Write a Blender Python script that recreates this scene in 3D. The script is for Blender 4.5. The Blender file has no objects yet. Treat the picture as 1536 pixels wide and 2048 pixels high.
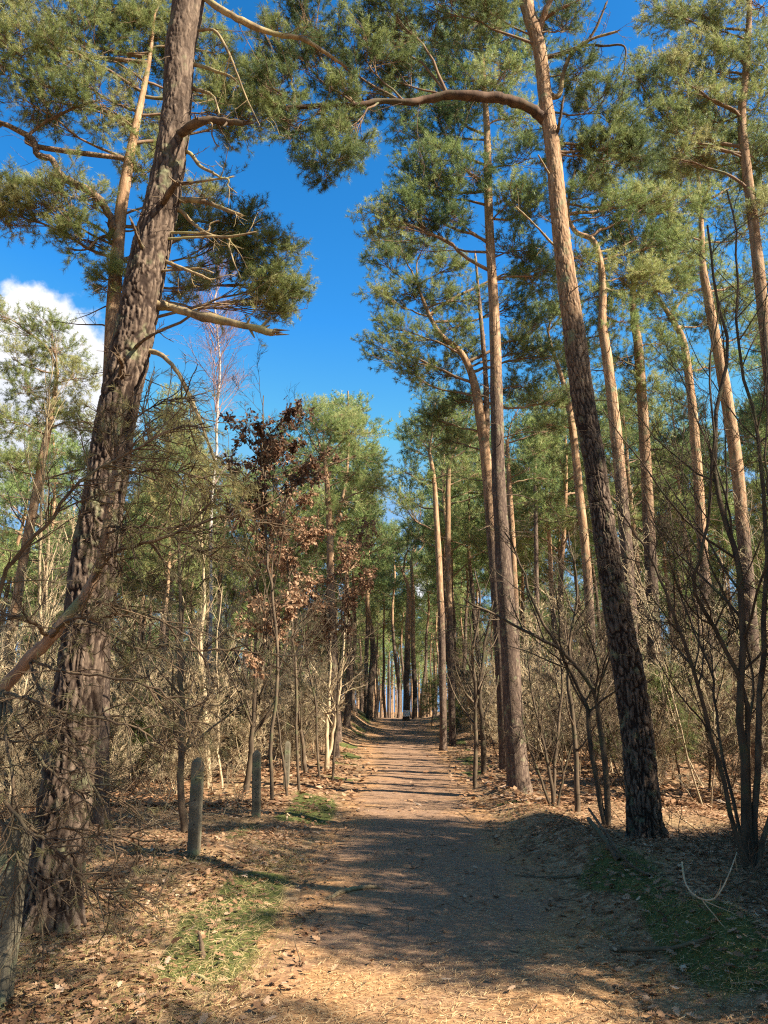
import bpy, math, random
import numpy as np
from mathutils import Vector

SC = bpy.context.scene
COL = SC.collection
PI = math.pi
R_ = math.radians

# ------------------------------------------------------------------ camera
PITCH = R_(14.4); EYE = np.array((0.0, 0.0, 1.6)); FPX = 1538.0
cam = bpy.data.cameras.new('camera'); cam.sensor_fit = 'VERTICAL'; cam.sensor_height = 34.6
cam.lens = 34.6 * FPX / 2048.0; cam.clip_start = 0.05; cam.clip_end = 3000
co = bpy.data.objects.new('camera', cam); COL.objects.link(co)
co.location = EYE; co.rotation_euler = (PI/2 + PITCH, 0, 0)
SC.camera = co

# ------------------------------------------------------------------ sun + sky
SUN_EL = R_(40); SUN_AZ = math.atan2(0.90, -0.44)      # azimuth from +Y towards +X
sdir = Vector((math.sin(SUN_AZ)*math.cos(SUN_EL), math.cos(SUN_AZ)*math.cos(SUN_EL), math.sin(SUN_EL)))
sl = bpy.data.lights.new('sun', 'SUN'); sl.energy = 5.0; sl.angle = R_(0.53); sl.color = (1.0, 0.91, 0.75)
so = bpy.data.objects.new('sun', sl); COL.objects.link(so)
so.rotation_euler = sdir.to_track_quat('Z', 'Y').to_euler(); so.location = (20, -10, 30)

W = bpy.data.worlds.new('World'); SC.world = W; W.use_nodes = True
nt = W.node_tree; nt.nodes.clear()
def N(t, typ, **kw):
    n = t.nodes.new(typ)
    for k, v in kw.items(): setattr(n, k, v)
    return n
out = N(nt, 'ShaderNodeOutputWorld'); bg = N(nt, 'ShaderNodeBackground'); bg.inputs[1].default_value = 0.05
sky = N(nt, 'ShaderNodeTexSky', sky_type='NISHITA', sun_disc=False, sun_elevation=SUN_EL, sun_rotation=SUN_AZ)
sky.air_density = 1.0; sky.dust_density = 0.5; sky.ozone_density = 3.0
hs = N(nt, 'ShaderNodeHueSaturation'); hs.inputs['Saturation'].default_value = 1.15; hs.inputs['Value'].default_value = 1.12; hs.inputs['Hue'].default_value = 0.488
gm = N(nt, 'ShaderNodeGamma'); gm.inputs[1].default_value = 1.5; nt.links.new(sky.outputs[0], gm.inputs[0]); cl_ = N(nt, 'ShaderNodeVectorMath', operation='MINIMUM'); cl_.inputs[1].default_value = (2.2, 3.4, 5.5); nt.links.new(gm.outputs[0], cl_.inputs[0]); nt.links.new(cl_.outputs[0], hs.inputs['Color'])
tc = N(nt, 'ShaderNodeTexCoord')
def cam_dir(x, y):
    u = math.cos(PITCH); s = math.sin(PITCH)
    a = (x-768)/FPX; b = (1024-y)/FPX
    return np.array((a, u - b*s, s + b*u))
def unit(v): return v/np.linalg.norm(v)
clouds = []
nz = N(nt, 'ShaderNodeTexNoise'); nz.inputs['Scale'].default_value = 9; nz.inputs['Detail'].default_value = 9; nz.inputs['Roughness'].default_value = 0.58
nt.links.new(tc.outputs['Generated'], nz.inputs['Vector'])
def mathn(op, a, b=None, clamp=False):
    m = N(nt, 'ShaderNodeMath', operation=op); m.use_clamp = clamp
    for i, v in enumerate((a, b)):
        if v is None: continue
        if isinstance(v, (int, float)): m.inputs[i].default_value = v
        else: nt.links.new(v, m.inputs[i])
    return m.outputs[0]
tot = None
for (px, py, rad) in ((0, 790, 0.155), (130, 820, 0.10), (-150, 740, 0.15), (860, 1180, 0.035)):
    c = unit(cam_dir(px, py))
    vd = N(nt, 'ShaderNodeVectorMath', operation='DISTANCE'); vd.inputs[1].default_value = c
    nt.links.new(tc.outputs['Generated'], vd.inputs[0])
    m = mathn('SUBTRACT', 1.0, mathn('DIVIDE', vd.outputs['Value'], rad))
    tot = m if tot is None else mathn('MAXIMUM', tot, m)
dens = mathn('ADD', mathn('MULTIPLY', tot, 1.6), mathn('MULTIPLY', mathn('SUBTRACT', nz.outputs[0], 0.5), 3.2))
mr = N(nt, 'ShaderNodeMapRange', interpolation_type='SMOOTHSTEP'); mr.inputs[1].default_value = 0.22; mr.inputs[2].default_value = 0.62
nt.links.new(dens, mr.inputs[0])
nz2 = N(nt, 'ShaderNodeTexNoise'); nz2.inputs['Scale'].default_value = 5; nz2.inputs['Detail'].default_value = 6
nt.links.new(tc.outputs['Generated'], nz2.inputs['Vector'])
cr = N(nt, 'ShaderNodeValToRGB'); cr.color_ramp.elements[0].position = 0.3; cr.color_ramp.elements[0].color = (5.0, 5.4, 6.3, 1)
cr.color_ramp.elements[1].position = 0.6; cr.color_ramp.elements[1].color = (7.4, 7.4, 7.6, 1)
nt.links.new(nz2.outputs[0], cr.inputs[0])
mx = N(nt, 'ShaderNodeMixRGB'); nt.links.new(mr.outputs[0], mx.inputs[0]); nt.links.new(hs.outputs[0], mx.inputs[1]); nt.links.new(cr.outputs[0], mx.inputs[2])
nt.links.new(mx.outputs[0], bg.inputs[0]); nt.links.new(bg.outputs[0], out.inputs[0])

SC.view_settings.view_transform = 'Standard'; SC.view_settings.look = 'None'
SC.view_settings.exposure = 1.6; SC.view_settings.gamma = 1.0
SC.render.engine = 'CYCLES'
SC.cycles.max_bounces = 7; SC.cycles.diffuse_bounces = 5; SC.cycles.glossy_bounces = 2
SC.cycles.transmission_bounces = 3; SC.cycles.transparent_max_bounces = 4
SC.cycles.use_denoising = False; SC.cycles.filter_width = 1.2
SC.cycles.sample_clamp_indirect = 12

# ------------------------------------------------------------------ maths helpers
def nrm(v): return v/np.maximum(np.linalg.norm(v, axis=-1, keepdims=True), 1e-9)
def P(x, y, Y):                       # point on the line of sight of a photograph pixel, Y metres down the path
    d = cam_dir(x, y); return EYE + d*(Y/d[1])
def hash3(i, j, k, s):
    h = (i*374761393 + j*668265263 + k*2147483647*3 + s*1274126177) & 0xffffffff
    h = ((h ^ (h >> 13))*1274126177) & 0xffffffff
    return ((h ^ (h >> 16)) & 0xffff)/65535.0
def vnoise(p, s=0):
    p = np.asarray(p, float); i = np.floor(p).astype(np.int64); f = p - i; f = f*f*(3-2*f); r = 0
    for dx in (0, 1):
        for dy in (0, 1):
            for dz in (0, 1):
                w = (f[..., 0] if dx else 1-f[..., 0])*(f[..., 1] if dy else 1-f[..., 1])*(f[..., 2] if dz else 1-f[..., 2])
                r = r + w*hash3(i[..., 0]+dx, i[..., 1]+dy, i[..., 2]+dz, s)
    return r
def n2(x, y, sc, s=0): return vnoise(np.stack([np.asarray(x)*sc, np.asarray(y)*sc, np.zeros_like(np.asarray(x, float))], -1), s)
def ss(a, b, x): t = np.clip((x-a)/(b-a), 0, 1); return t*t*(3-2*t)

# ------------------------------------------------------------------ ground shape
def path_c(y):
    y = np.asarray(y, float)
    return 0.27 + 0.019*np.clip(y, -20, 48) + 0.07*np.sin(y*0.35) - 0.0009*np.clip(y-48, 0, 40)**2
def path_w(y): y = np.asarray(y, float); return 1.32 + 0.25*ss(7, 3.5, y) + 0.08*np.sin(y*0.8+1) + 0.6*ss(16, 38, y)
def H(x, y):
    x = np.asarray(x, float); y = np.asarray(y, float)
    d = x - path_c(y); a = np.abs(d); w = path_w(y)
    off = ss(w-0.1, w+0.9, a)
    z = 0.07*off + off*(0.16*(n2(x, y, .55, 1)-.5) + 0.07*(n2(x, y, 1.7, 2)-.5))
    z = z + 0.05*(n2(x, y, .33, 3)-.5) + 0.034*(n2(x, y, 1.3, 4)-.5) + 0.022*(n2(x, y, 3.4, 5)-.5)
    z = z + 0.13*np.exp(-((d-w-0.45)/0.35)**2)*ss(3, 6, y)*ss(22, 14, y)*(0.4+n2(x, y, 1.2, 6))
    z = z + 0.95*ss(26, 54, y) - 0.9*ss(60, 95, y)
    z = z + (0.95*np.exp(-((d+3.6)/1.3)**2) + 0.45*np.exp(-((d-4.0)/1.6)**2))*ss(30, 42, y)*ss(62, 52, y)
    z = z + ss(6, 20, a)*0.5*(n2(x, y, .11, 7)-.5)
    return z
def G(x, y):                          # where a pixel's line of sight meets the ground
    d = cam_dir(x, y); t = 3.0
    for _ in range(60):
        p = EYE + d*t; dz = p[2]-float(H(p[0], p[1])); t += dz*0.6/max(0.02, -d[2])*0.8
        t = min(max(t, 2), 150)
    return EYE + d*t

# ------------------------------------------------------------------ mesh collector
def worley(p, s=0):
    p = np.asarray(p, float); i0 = np.floor(p).astype(np.int64); f1 = np.full(p.shape[:-1], 9.0); f2 = f1.copy(); cid = np.zeros(p.shape[:-1])
    for dx in (-1, 0, 1):
        for dy in (-1, 0, 1):
            for dz in (-1, 0, 1):
                c = i0+np.array([dx, dy, dz]); h = [hash3(c[..., 0], c[..., 1], c[..., 2], s+q) for q in (0, 11, 23)]
                d = np.sqrt(sum((c[..., k]+h[k]-p[..., k])**2 for k in range(3))); closer = d < f1
                f2 = np.where(closer, f1, np.minimum(f2, d)); cid = np.where(closer, h[0], cid); f1 = np.where(closer, d, f1)
    return f2-f1, cid
class MB:
    def __init__(s): s.v = []; s.f = {3: [], 4: []}; s.m = {3: [], 4: []}; s.t = []; s.c = []; s.n = 0
    def add(s, v, f, tint=0.5, mat=0, crack=None):
        v = np.asarray(v, float).reshape(-1, 3); f = np.asarray(f, np.int64); k = f.shape[-1]
        s.f[k].append(f.reshape(-1, k) + s.n); s.m[k].append(np.full(f.reshape(-1, k).shape[0], mat, np.int32))
        s.v.append(v); n = len(v); s.n += n
        s.t.append(np.broadcast_to(np.asarray(tint, float).reshape(-1), (n,)) if np.ndim(tint) else np.full(n, float(tint)))
        s.c.append(np.full(n, 1.0) if crack is None else np.asarray(crack, float).reshape(-1))
    def build(s, name, mats, parent=None, origin=(0, 0, 0)):
        me = bpy.data.meshes.new(name); V = np.concatenate(s.v) - np.asarray(origin)
        me.vertices.add(len(V)); me.vertices.foreach_set('co', V.astype(np.float32).ravel())
        ls, st, mi = [], [], []; cur = 0
        for k in (4, 3):
            if not s.f[k]: continue
            F = np.concatenate(s.f[k]); ls.append(F.ravel()); st.append(cur + np.arange(len(F))*k); cur += len(F)*k; mi.append(np.concatenate(s.m[k]))
        ls = np.concatenate(ls).astype(np.int32); st = np.concatenate(st).astype(np.int32); mi = np.concatenate(mi)
        me.loops.add(len(ls)); me.loops.foreach_set('vertex_index', ls)
        me.polygons.add(len(st)); me.polygons.foreach_set('loop_start', st)
        me.polygons.foreach_set('material_index', mi); me.polygons.foreach_set('use_smooth', np.ones(len(st), bool))
        a = me.attributes.new('tint', 'FLOAT', 'POINT'); a.data.foreach_set('value', np.concatenate(s.t).astype(np.float32))
        a = me.attributes.new('crack', 'FLOAT', 'POINT'); a.data.foreach_set('value', np.concatenate(s.c).astype(np.float32))
        me.update(calc_edges=True)
        for m in (mats if isinstance(mats, (list, tuple)) else [mats]): me.materials.append(m)
        o = bpy.data.objects.new(name, me); COL.objects.link(o)
        if parent is not None: o.parent = parent
        else: o.location = origin
        return o
def tubes(mb, Pt, R, sides=4, tint=0.5, mat=0):
    Pt = np.asarray(Pt, float); R = np.asarray(R, float); B, K = Pt.shape[:2]
    if R.ndim < 2: R = np.broadcast_to(R, (B, K))
    T = nrm(np.gradient(Pt, axis=1)); mean = Pt[:, -1]-Pt[:, 0]
    ref = np.eye(3)[np.argmin(np.abs(mean), axis=1)][:, None, :]
    Nn = nrm(np.cross(T, ref)); Bn = np.cross(T, Nn)
    a = np.arange(sides)*2*PI/sides
    V = Pt[:, :, None] + R[:, :, None, None]*(np.cos(a)[None, None, :, None]*Nn[:, :, None] + np.sin(a)[None, None, :, None]*Bn[:, :, None])
    b, k, s_ = np.meshgrid(np.arange(B), np.arange(K-1), np.arange(sides), indexing='ij')
    i = lambda k_, q: b*K*sides + k_*sides + q % sides
    F = np.stack([i(k, s_), i(k, s_+1), i(k+1, s_+1), i(k+1, s_)], -1)
    t = np.repeat(np.broadcast_to(np.asarray(tint, float), (B,)), K*sides) if np.ndim(tint) < 2 else np.repeat(np.asarray(tint).ravel(), sides)
    mb.add(V, F, t, mat)
def curve(pts, K, r=None):           # Catmull-Rom through control points, K samples
    p = np.asarray(pts, float); n = len(p)
    q = np.vstack([2*p[0]-p[1], p, 2*p[-1]-p[-2]])
    s = np.linspace(0, n-1, K); i = np.minimum(s.astype(int), n-2); f = (s-i)[:, None]
    a, b, c, d = q[i], q[i+1], q[i+2], q[i+3]
    o = 0.5*((2*b) + (c-a)*f + (2*a-5*b+4*c-d)*f**2 + (3*b-a-3*c+d)*f**3)
    if r is None: return o
    return o, np.interp(s, np.arange(n), r)
def grow(rng, S, D, L, K, wander, up=0.0):
    p = [S]; d = nrm(D); st = (np.broadcast_to(L, (len(S),))/(K-1))[:, None]; u = np.zeros((len(S), 3)); u[:, 2] = up
    for _ in range(K-1):
        d = nrm(d + rng.normal(0, wander, d.shape) + u); p.append(p[-1] + d*st)
    return np.stack(p, 1)
def along(Pt, b, t):
    K = Pt.shape[1]; s = np.clip(t, 0, .9999)*(K-1); i = s.astype(int); f = (s-i)[:, None]
    p0, p1 = Pt[b, i], Pt[b, i+1]; return p0*(1-f)+p1*f, nrm(p1-p0)
def aside(rng, T, ang, flat=1.0):
    r = rng.normal(0, 1, T.shape); r[:, 2] *= flat; r = nrm(r - (r*T).sum(1, keepdims=True)*T)
    return nrm(T*np.cos(ang)[:, None] + r*np.sin(ang)[:, None])
def kids(rng, Pt, n, t0, t1, a0, a1, L, K, wander, up=0.0, flat=1.0, taper=0.5):
    B = len(Pt); b = np.repeat(np.arange(B), n); t = rng.uniform(t0, t1, len(b))
    p, T = along(Pt, b, t); D = aside(rng, T, rng.uniform(a0, a1, len(b)), flat)
    Lb = np.broadcast_to(L, (B,))[b]*rng.uniform(.6, 1.15, len(b))*(1-taper*t)
    return grow(rng, p, D, Lb, K, wander, up), b, t
def needles(rng, mb, pos, axis, n, ls, ln, w, tint, mat, spread=1.0):
    M = len(pos); axis = nrm(axis)
    u = rng.uniform(0, 1, (M, n, 1)); r = rng.normal(0, 1, (M, n, 3)); A = np.repeat(axis[:, None], n, 1)
    r = nrm(r - (r*A).sum(-1, keepdims=True)*A)
    d = nrm(A*rng.uniform(.45, 1.1, (M, n, 1)) + r*spread)
    base = pos[:, None] + A*u*ls; L = ln*rng.uniform(.7, 1.15, (M, n, 1))
    wv = nrm(np.cross(d, rng.normal(0, 1, d.shape)))*w/2
    V = np.stack([base-wv, base+wv, base + d*L], 2).reshape(-1, 3)
    mb.add(V, np.arange(len(V)).reshape(-1, 3), np.repeat(tint, n*3), mat)

# ------------------------------------------------------------------ materials
def mat(name, rough=0.9):
    m = bpy.data.materials.new(name); m.use_nodes = True; t = m.node_tree
    b = t.nodes['Principled BSDF']; b.inputs['Roughness'].default_value = rough; b.inputs['Specular IOR Level'].default_value = 0.2
    return m, t, b
def ramp(t, src, stops, interp='LINEAR'):
    r = N(t, 'ShaderNodeValToRGB'); e = r.color_ramp.elements; r.color_ramp.interpolation = interp
    e[0].position, e[0].color = stops[0][0], (*stops[0][1], 1); e[1].position, e[1].color = stops[-1][0], (*stops[-1][1], 1)
    for p_, c_ in stops[1:-1]: q = e.new(p_); q.color = (*c_, 1)
    if src is not None: t.links.new(src, r.inputs[0])
    return r.outputs[0]
def mixc(t, f, a, b, typ='MIX'):
    m = N(t, 'ShaderNodeMixRGB', blend_type=typ)
    for i, v in enumerate((f, a, b)):
        if isinstance(v, (int, float)): m.inputs[i].default_value = v
        elif isinstance(v, tuple): m.inputs[i].default_value = (*v, 1)
        else: t.links.new(v, m.inputs[i])
    return m.outputs[0]
def noise(t, vec, scale, detail=4, rough=.55):
    n = N(t, 'ShaderNodeTexNoise'); n.inputs['Scale'].default_value = scale; n.inputs['Detail'].default_value = detail; n.inputs['Roughness'].default_value = rough
    t.links.new(vec, n.inputs['Vector']); return n.outputs[0]
def attr(t, name): a = N(t, 'ShaderNodeAttribute', attribute_name=name); return a.outputs['Fac']
def mapping(t, src, sc):
    m = N(t, 'ShaderNodeMapping'); m.inputs['Scale'].default_value = sc; t.links.new(src, m.inputs[0]); return m.outputs[0]
def bump(t, b, h, strength, dist):
    n = N(t, 'ShaderNodeBump'); n.inputs['Strength'].default_value = strength; n.inputs['Distance'].default_value = dist
    t.links.new(h, n.inputs['Height']); t.links.new(n.outputs[0], b.inputs['Normal'])
def rng01(t, src, a, b, smooth=True):
    m = N(t, 'ShaderNodeMapRange'); m.inputs[1].default_value = a; m.inputs[2].default_value = b
    if smooth: m.interpolation_type = 'SMOOTHSTEP'
    t.links.new(src, m.inputs[0]); return m.outputs[0]

def bark_material(name, near):
    m, t, b = mat(name, .95); oc = N(t, 'ShaderNodeTexCoord').outputs['Object']; oi = N(t, 'ShaderNodeObjectInfo')
    v1 = mapping(t, oc, (1, 1, .22)); n1 = noise(t, v1, 14 if not near else 30, 6, .6); n2_ = noise(t, oc, 2.5, 3); n3 = noise(t, mapping(t, oc, (1, 1, .5)), 70, 3)
    grey = ramp(t, n1, [(.3, (.062, .042, .03)), (.5, (.135, .093, .066)), (.68, (.24, .172, .122))])
    oran = ramp(t, n1, [(.3, (.19, .105, .055)), (.5, (.36, .215, .12)), (.7, (.51, .355, .22))])
    tn = N(t, 'ShaderNodeMath', operation='ADD'); t.links.new(attr(t, 'tint'), tn.inputs[0])
    q = N(t, 'ShaderNodeMath', operation='MULTIPLY_ADD'); t.links.new(n2_, q.inputs[0]); q.inputs[1].default_value = .5; q.inputs[2].default_value = -.25
    t.links.new(q.outputs[0], tn.inputs[1])
    c = mixc(t, rng01(t, tn.outputs[0], .3, .75), grey, oran)
    if near:
        cr_ = attr(t, 'crack'); c = mixc(t, rng01(t, cr_, .1, .8), (.030, .018, .013), c)
    else:
        vo = N(t, 'ShaderNodeTexVoronoi', feature='DISTANCE_TO_EDGE'); vo.inputs['Scale'].default_value = 22; t.links.new(mapping(t, oc, (1, 1, .3)), vo.inputs['Vector'])
        k = rng01(t, vo.outputs['Distance'], -.05, .22); k2 = N(t, 'ShaderNodeMath', operation='MAXIMUM'); t.links.new(k, k2.inputs[0]); t.links.new(rng01(t, tn.outputs[0], .35, 1.1), k2.inputs[1])
        c = mixc(t, k2.outputs[0], (.07, .045, .035), c)
    # green algae film low on the trunk and a little random shade per tree
    gz = N(t, 'ShaderNodeSeparateXYZ'); t.links.new(oc, gz.inputs[0])
    c = mixc(t, rng01(t, noise(t, oc, 5, 4), .56, .75), c, (.20, .20, .11))
    hv = N(t, 'ShaderNodeHueSaturation'); t.links.new(c, hv.inputs['Color'])
    mv = N(t, 'ShaderNodeMapRange'); mv.inputs[3].default_value = .75; mv.inputs[4].default_value = 1.25; t.links.new(oi.outputs['Random'], mv.inputs[0])
    if not near: t.links.new(mv.outputs[0], hv.inputs['Value'])
    t.links.new(hv.outputs[0], b.inputs['Base Color'])
    hsum = mixc(t, .35, n1, n3); bump(t, b, hsum, .8 if near else .9, .012 if near else .03)
    return m
M_BARK = bark_material('pine_bark', False); M_BARKN = bark_material('pine_bark_fissured', True)

def leafy(name, stops, trans=.35, rough=.6, per_object=0.0):
    m, t, b = mat(name, rough); o = t.nodes['Material Output']
    c = ramp(t, attr(t, 'tint'), stops)
    if per_object:
        oi = N(t, 'ShaderNodeObjectInfo'); hv = N(t, 'ShaderNodeHueSaturation'); t.links.new(c, hv.inputs['Color'])
        mh = N(t, 'ShaderNodeMapRange'); mh.inputs[3].default_value = .485; mh.inputs[4].default_value = .515; t.links.new(oi.outputs['Random'], mh.inputs[0]); t.links.new(mh.outputs[0], hv.inputs['Hue'])
        mv = N(t, 'ShaderNodeMapRange'); mv.inputs[3].default_value = 1-per_object; mv.inputs[4].default_value = 1+per_object; t.links.new(oi.outputs['Random'], mv.inputs[0]); t.links.new(mv.outputs[0], hv.inputs['Value'])
        c = hv.outputs[0]
    t.links.new(c, b.inputs['Base Color'])
    tr = N(t, 'ShaderNodeBsdfTranslucent'); t.links.new(c, tr.inputs[0]); mxs = N(t, 'ShaderNodeMixShader'); mxs.inputs[0].default_value = trans
    t.links.new(b.outputs[0], mxs.inputs[1]); t.links.new(tr.outputs[0], mxs.inputs[2]); t.links.new(mxs.outputs[0], o.inputs[0])
    return m
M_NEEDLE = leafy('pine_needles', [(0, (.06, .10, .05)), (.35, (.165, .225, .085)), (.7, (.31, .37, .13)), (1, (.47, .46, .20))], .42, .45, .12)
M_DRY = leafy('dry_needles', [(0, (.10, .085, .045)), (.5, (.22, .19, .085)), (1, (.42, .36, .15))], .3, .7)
M_OAK = leafy('withered_leaves', [(0, (.09, .05, .034)), (.5, (.29, .155, .085)), (1, (.52, .34, .21))], .35, .6)
M_LITTER = leafy('fallen_leaf', [(0, (.13, .062, .032)), (.4, (.27, .145, .075)), (.75, (.42, .25, .14)), (1, (.60, .42, .28))], .15, .7)
M_FALLN = leafy('fallen_needle', [(0, (.15, .08, .04)), (.5, (.42, .26, .12)), (1, (.68, .48, .26))], .1, .6)
M_GRASS = leafy('grass_blades', [(0, (.06, .09, .02)), (.4, (.17, .19, .045)), (.7, (.38, .32, .12)), (1, (.56, .43, .22))], .35, .6)
M_MOSS = leafy('moss', [(0, (.045, .05, .012)), (1, (.17, .17, .035))], .2, .9)

def twiggy(name, a, b_, lichen=(.2, .2, .1), vary=.25):
    m, t, b = mat(name, .9); oc = N(t, 'ShaderNodeTexCoord').outputs['Object']; oi = N(t, 'ShaderNodeObjectInfo')
    n1 = noise(t, mapping(t, oc, (1, 1, .4)), 12, 4); c = mixc(t, rng01(t, n1, .3, .7), a, b_)
    c = mixc(t, rng01(t, noise(t, oc, 3.1, 3), .52, .7), c, lichen)
    hv = N(t, 'ShaderNodeHueSaturation'); t.links.new(c, hv.inputs['Color'])
    mv = N(t, 'ShaderNodeMapRange'); mv.inputs[3].default_value = 1-vary; mv.inputs[4].default_value = 1+vary; t.links.new(oi.outputs['Random'], mv.inputs[0]); t.links.new(mv.outputs[0], hv.inputs['Value'])
    t.links.new(hv.outputs[0], b.inputs['Base Color']); bump(t, b, noise(t, mapping(t, oc, (1, 1, .3)), 60, 4), .6, .006)
    return m
M_TWIG = twiggy('pine_twig_bark', (.20, .12, .075), (.34, .22, .14))
M_DEAD = twiggy('dead_branch_wood', (.13, .085, .05), (.42, .31, .16), (.31, .27, .12), 0)
M_DARKDEAD = twiggy('shaded_dark_dry_wood', (.075, .048, .031), (.165, .112, .065), (.12, .10, .055), 0)  # dark dry wood, darkened further in place of shade on the fallen pine
M_STEM = twiggy('sapling_bark', (.06, .042, .028), (.135, .095, .06), (.095, .095, .045))
M_PALE = twiggy('pale_sapling_bark', (.32, .235, .14), (.52, .40, .25), (.33, .30, .16))
M_SHADELIMB = twiggy('shaded_limb_bark', (.055, .034, .024), (.14, .085, .055), (.10, .075, .045), 0)  # bark colour darkened to carry the shade under the arching limb
M_BIRCH = twiggy('birch_bark', (.36, .31, .27), (.55, .50, .45), (.22, .18, .15), .1)
M_PURP = twiggy('birch_twigs', (.28, .17, .17), (.36, .24, .22), (.3, .2, .18), .1)

# posts
M_POST, t, b = mat('weathered_concrete', .95); oc = N(t, 'ShaderNodeTexCoord').outputs['Object']
c = ramp(t, noise(t, oc, 7, 6, .65), [(.3, (.08, .068, .045)), (.55, (.155, .13, .09)), (.75, (.25, .215, .15))])
c = mixc(t, rng01(t, noise(t, oc, 3.2, 5), .5, .62), c, (.17, .18, .10)); c = mixc(t, rng01(t, noise(t, oc, 90, 2), .62, .72), c, (.10, .09, .07))
t.links.new(c, b.inputs['Base Color']); bump(t, b, noise(t, oc, 60, 5), .7, .008)

def ground_mat(name, path):
    m, t, b = mat(name, .97); oc = N(t, 'ShaderNodeTexCoord').outputs['Object']; tint = attr(t, 'tint')
    vo = N(t, 'ShaderNodeTexVoronoi'); vo.inputs['Scale'].default_value = 17; vo.inputs['Randomness'].default_value = 1
    wn = N(t, 'ShaderNodeMixRGB'); wn.inputs[0].default_value = .06; t.links.new(oc, wn.inputs[1])
    nn = N(t, 'ShaderNodeTexNoise'); nn.inputs['Scale'].default_value = 25; t.links.new(oc, nn.inputs['Vector']); t.links.new(nn.outputs['Color'], wn.inputs[2])
    t.links.new(wn.outputs[0], vo.inputs['Vector']); sep = N(t, 'ShaderNodeSeparateColor'); t.links.new(vo.outputs['Color'], sep.inputs[0])
    fine = noise(t, oc, 45 if not path else 24, 8, .66); big = noise(t, oc, .9, 5, .6)
    if path:
        soil = ramp(t, fine, [(.3, (.145, .079, .046)), (.5, (.25, .145, .085)), (.7, (.38, .24, .145))])
        ndl = ramp(t, fine, [(.3, (.16, .075, .032)), (.5, (.34, .182, .08)), (.68, (.52, .31, .145))])
        w = N(t, 'ShaderNodeMath', operation='ADD'); t.links.new(big, w.inputs[0]); t.links.new(tint, w.inputs[1])
        c = mixc(t, rng01(t, w.outputs[0], .75, 1.1), soil, ndl)
        c = mixc(t, rng01(t, noise(t, oc, 2.2, 5), .4, .7), c, mixc(t, .5, c, (.20, .13, .09)))
        bump(t, b, mixc(t, .6, noise(t, oc, 26, 6), noise(t, oc, 7, 5)), .75, .02)
    else:
        leaf = ramp(t, sep.outputs[0], [(0, (.10, .05, .026)), (.4, (.22, .12, .06)), (.8, (.35, .21, .115)), (1, (.48, .32, .19))])
        c = mixc(t, rng01(t, noise(t, oc, 1.3, 5), .4, .65), leaf, mixc(t, .5, leaf, (.30, .20, .10)))
        ms = ramp(t, fine, [(.3, (.04, .05, .014)), (.7, (.14, .15, .04))])
        c = mixc(t, rng01(t, tint, .45, .7), c, ms)
        bump(t, b, mixc(t, .5, sep.outputs[1], fine), .9, .03)
    t.links.new(c, b.inputs['Base Color']); return m
M_FLOOR = ground_mat('forest_litter', False); M_PATH = ground_mat('trodden_sand', True)

# ------------------------------------------------------------------ tagging
def tag(o, label=None, cat=None, group=None, kind=None):
    if label: o['label'] = label
    if cat: o['category'] = cat
    if group: o['group'] = group
    if kind: o['kind'] = kind
    return o
def empty(name, loc, label=None, cat=None, group=None):
    o = bpy.data.objects.new(name, None); COL.objects.link(o); o.location = loc; o.empty_display_size = .3
    return tag(o, label, cat, group)
def copy_tree(o, loc, rz, sc):
    c = o.copy(); COL.objects.link(c); c.location = loc; c.rotation_euler = (0, 0, rz); c.scale = (sc[0], sc[0], sc[1])
    for ch in PARTS[o.name]:
        d = ch.copy(); COL.objects.link(d); d.parent = c
    return c
PARTS = {}

# ------------------------------------------------------------------ the setting
def axis_lines(a, b, fine, growth):
    v = [0.0]; s = fine
    while v[-1] < b: v.append(v[-1]+s); s = min(s*growth, 12) if v[-1] > 3.5 else s
    u = [0.0]; s = fine
    while u[-1] > a: u.append(u[-1]-s); s = min(s*growth, 12) if u[-1] < -3.5 else s
    return np.array(sorted(set(u+v)))
xs = axis_lines(-260, 260, .09, 1.035); ys = axis_lines(-40, 460, .09, 1.0)
ys = [-45.0]
while ys[-1] < 460:
    y = ys[-1]; ys.append(y + (2.0 if y < -6 else .25 if y < 2.5 else .075 if y < 9 else min(12, .075*(y/9)**1.6)))
ys = np.array(ys)
X, Y = np.meshgrid(xs, ys)
Z = H(X, Y); dd = np.abs(X-path_c(Y)); Wd = path_w(Y)
inpath = ss(Wd-.05, Wd-.3, dd)*ss(72, 68, Y)
Z = Z - .035*inpath
Z += ss(.0, .3, dd-Wd)*.02*(n2(X, Y, 9, 9)-.5)
edge = np.exp(-((dd-Wd-.35)/.45)**2)*ss(1.5, 5, Y)
moss = np.clip(edge*1.15*ss(.5, .68, n2(X, Y, .9, 21)) + .5*ss(.66, .8, n2(X, Y, .7, 22))*ss(40, 25, Y)*ss(.2, 1.2, dd-Wd), 0, 1)
def moss_at(x, y):
    d = np.abs(x-path_c(y)); w = path_w(y)
    return np.clip(np.exp(-((d-w-.35)/.45)**2)*ss(1.5, 5, y)*1.15*ss(.5, .68, n2(x, y, .9, 21)) + .5*ss(.66, .8, n2(x, y, .7, 22))*ss(40, 25, y)*ss(.2, 1.2, d-w), 0, 1)
mb = MB(); r_, c_ = X.shape
i, j = np.meshgrid(np.arange(r_-1), np.arange(c_-1), indexing='ij'); q = i*c_+j
mb.add(np.stack([X, Y, Z], -1), np.stack([q, q+1, q+c_+1, q+c_], -1), moss.ravel())
tag(mb.build('forest_floor', M_FLOOR), kind='structure')
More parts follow.
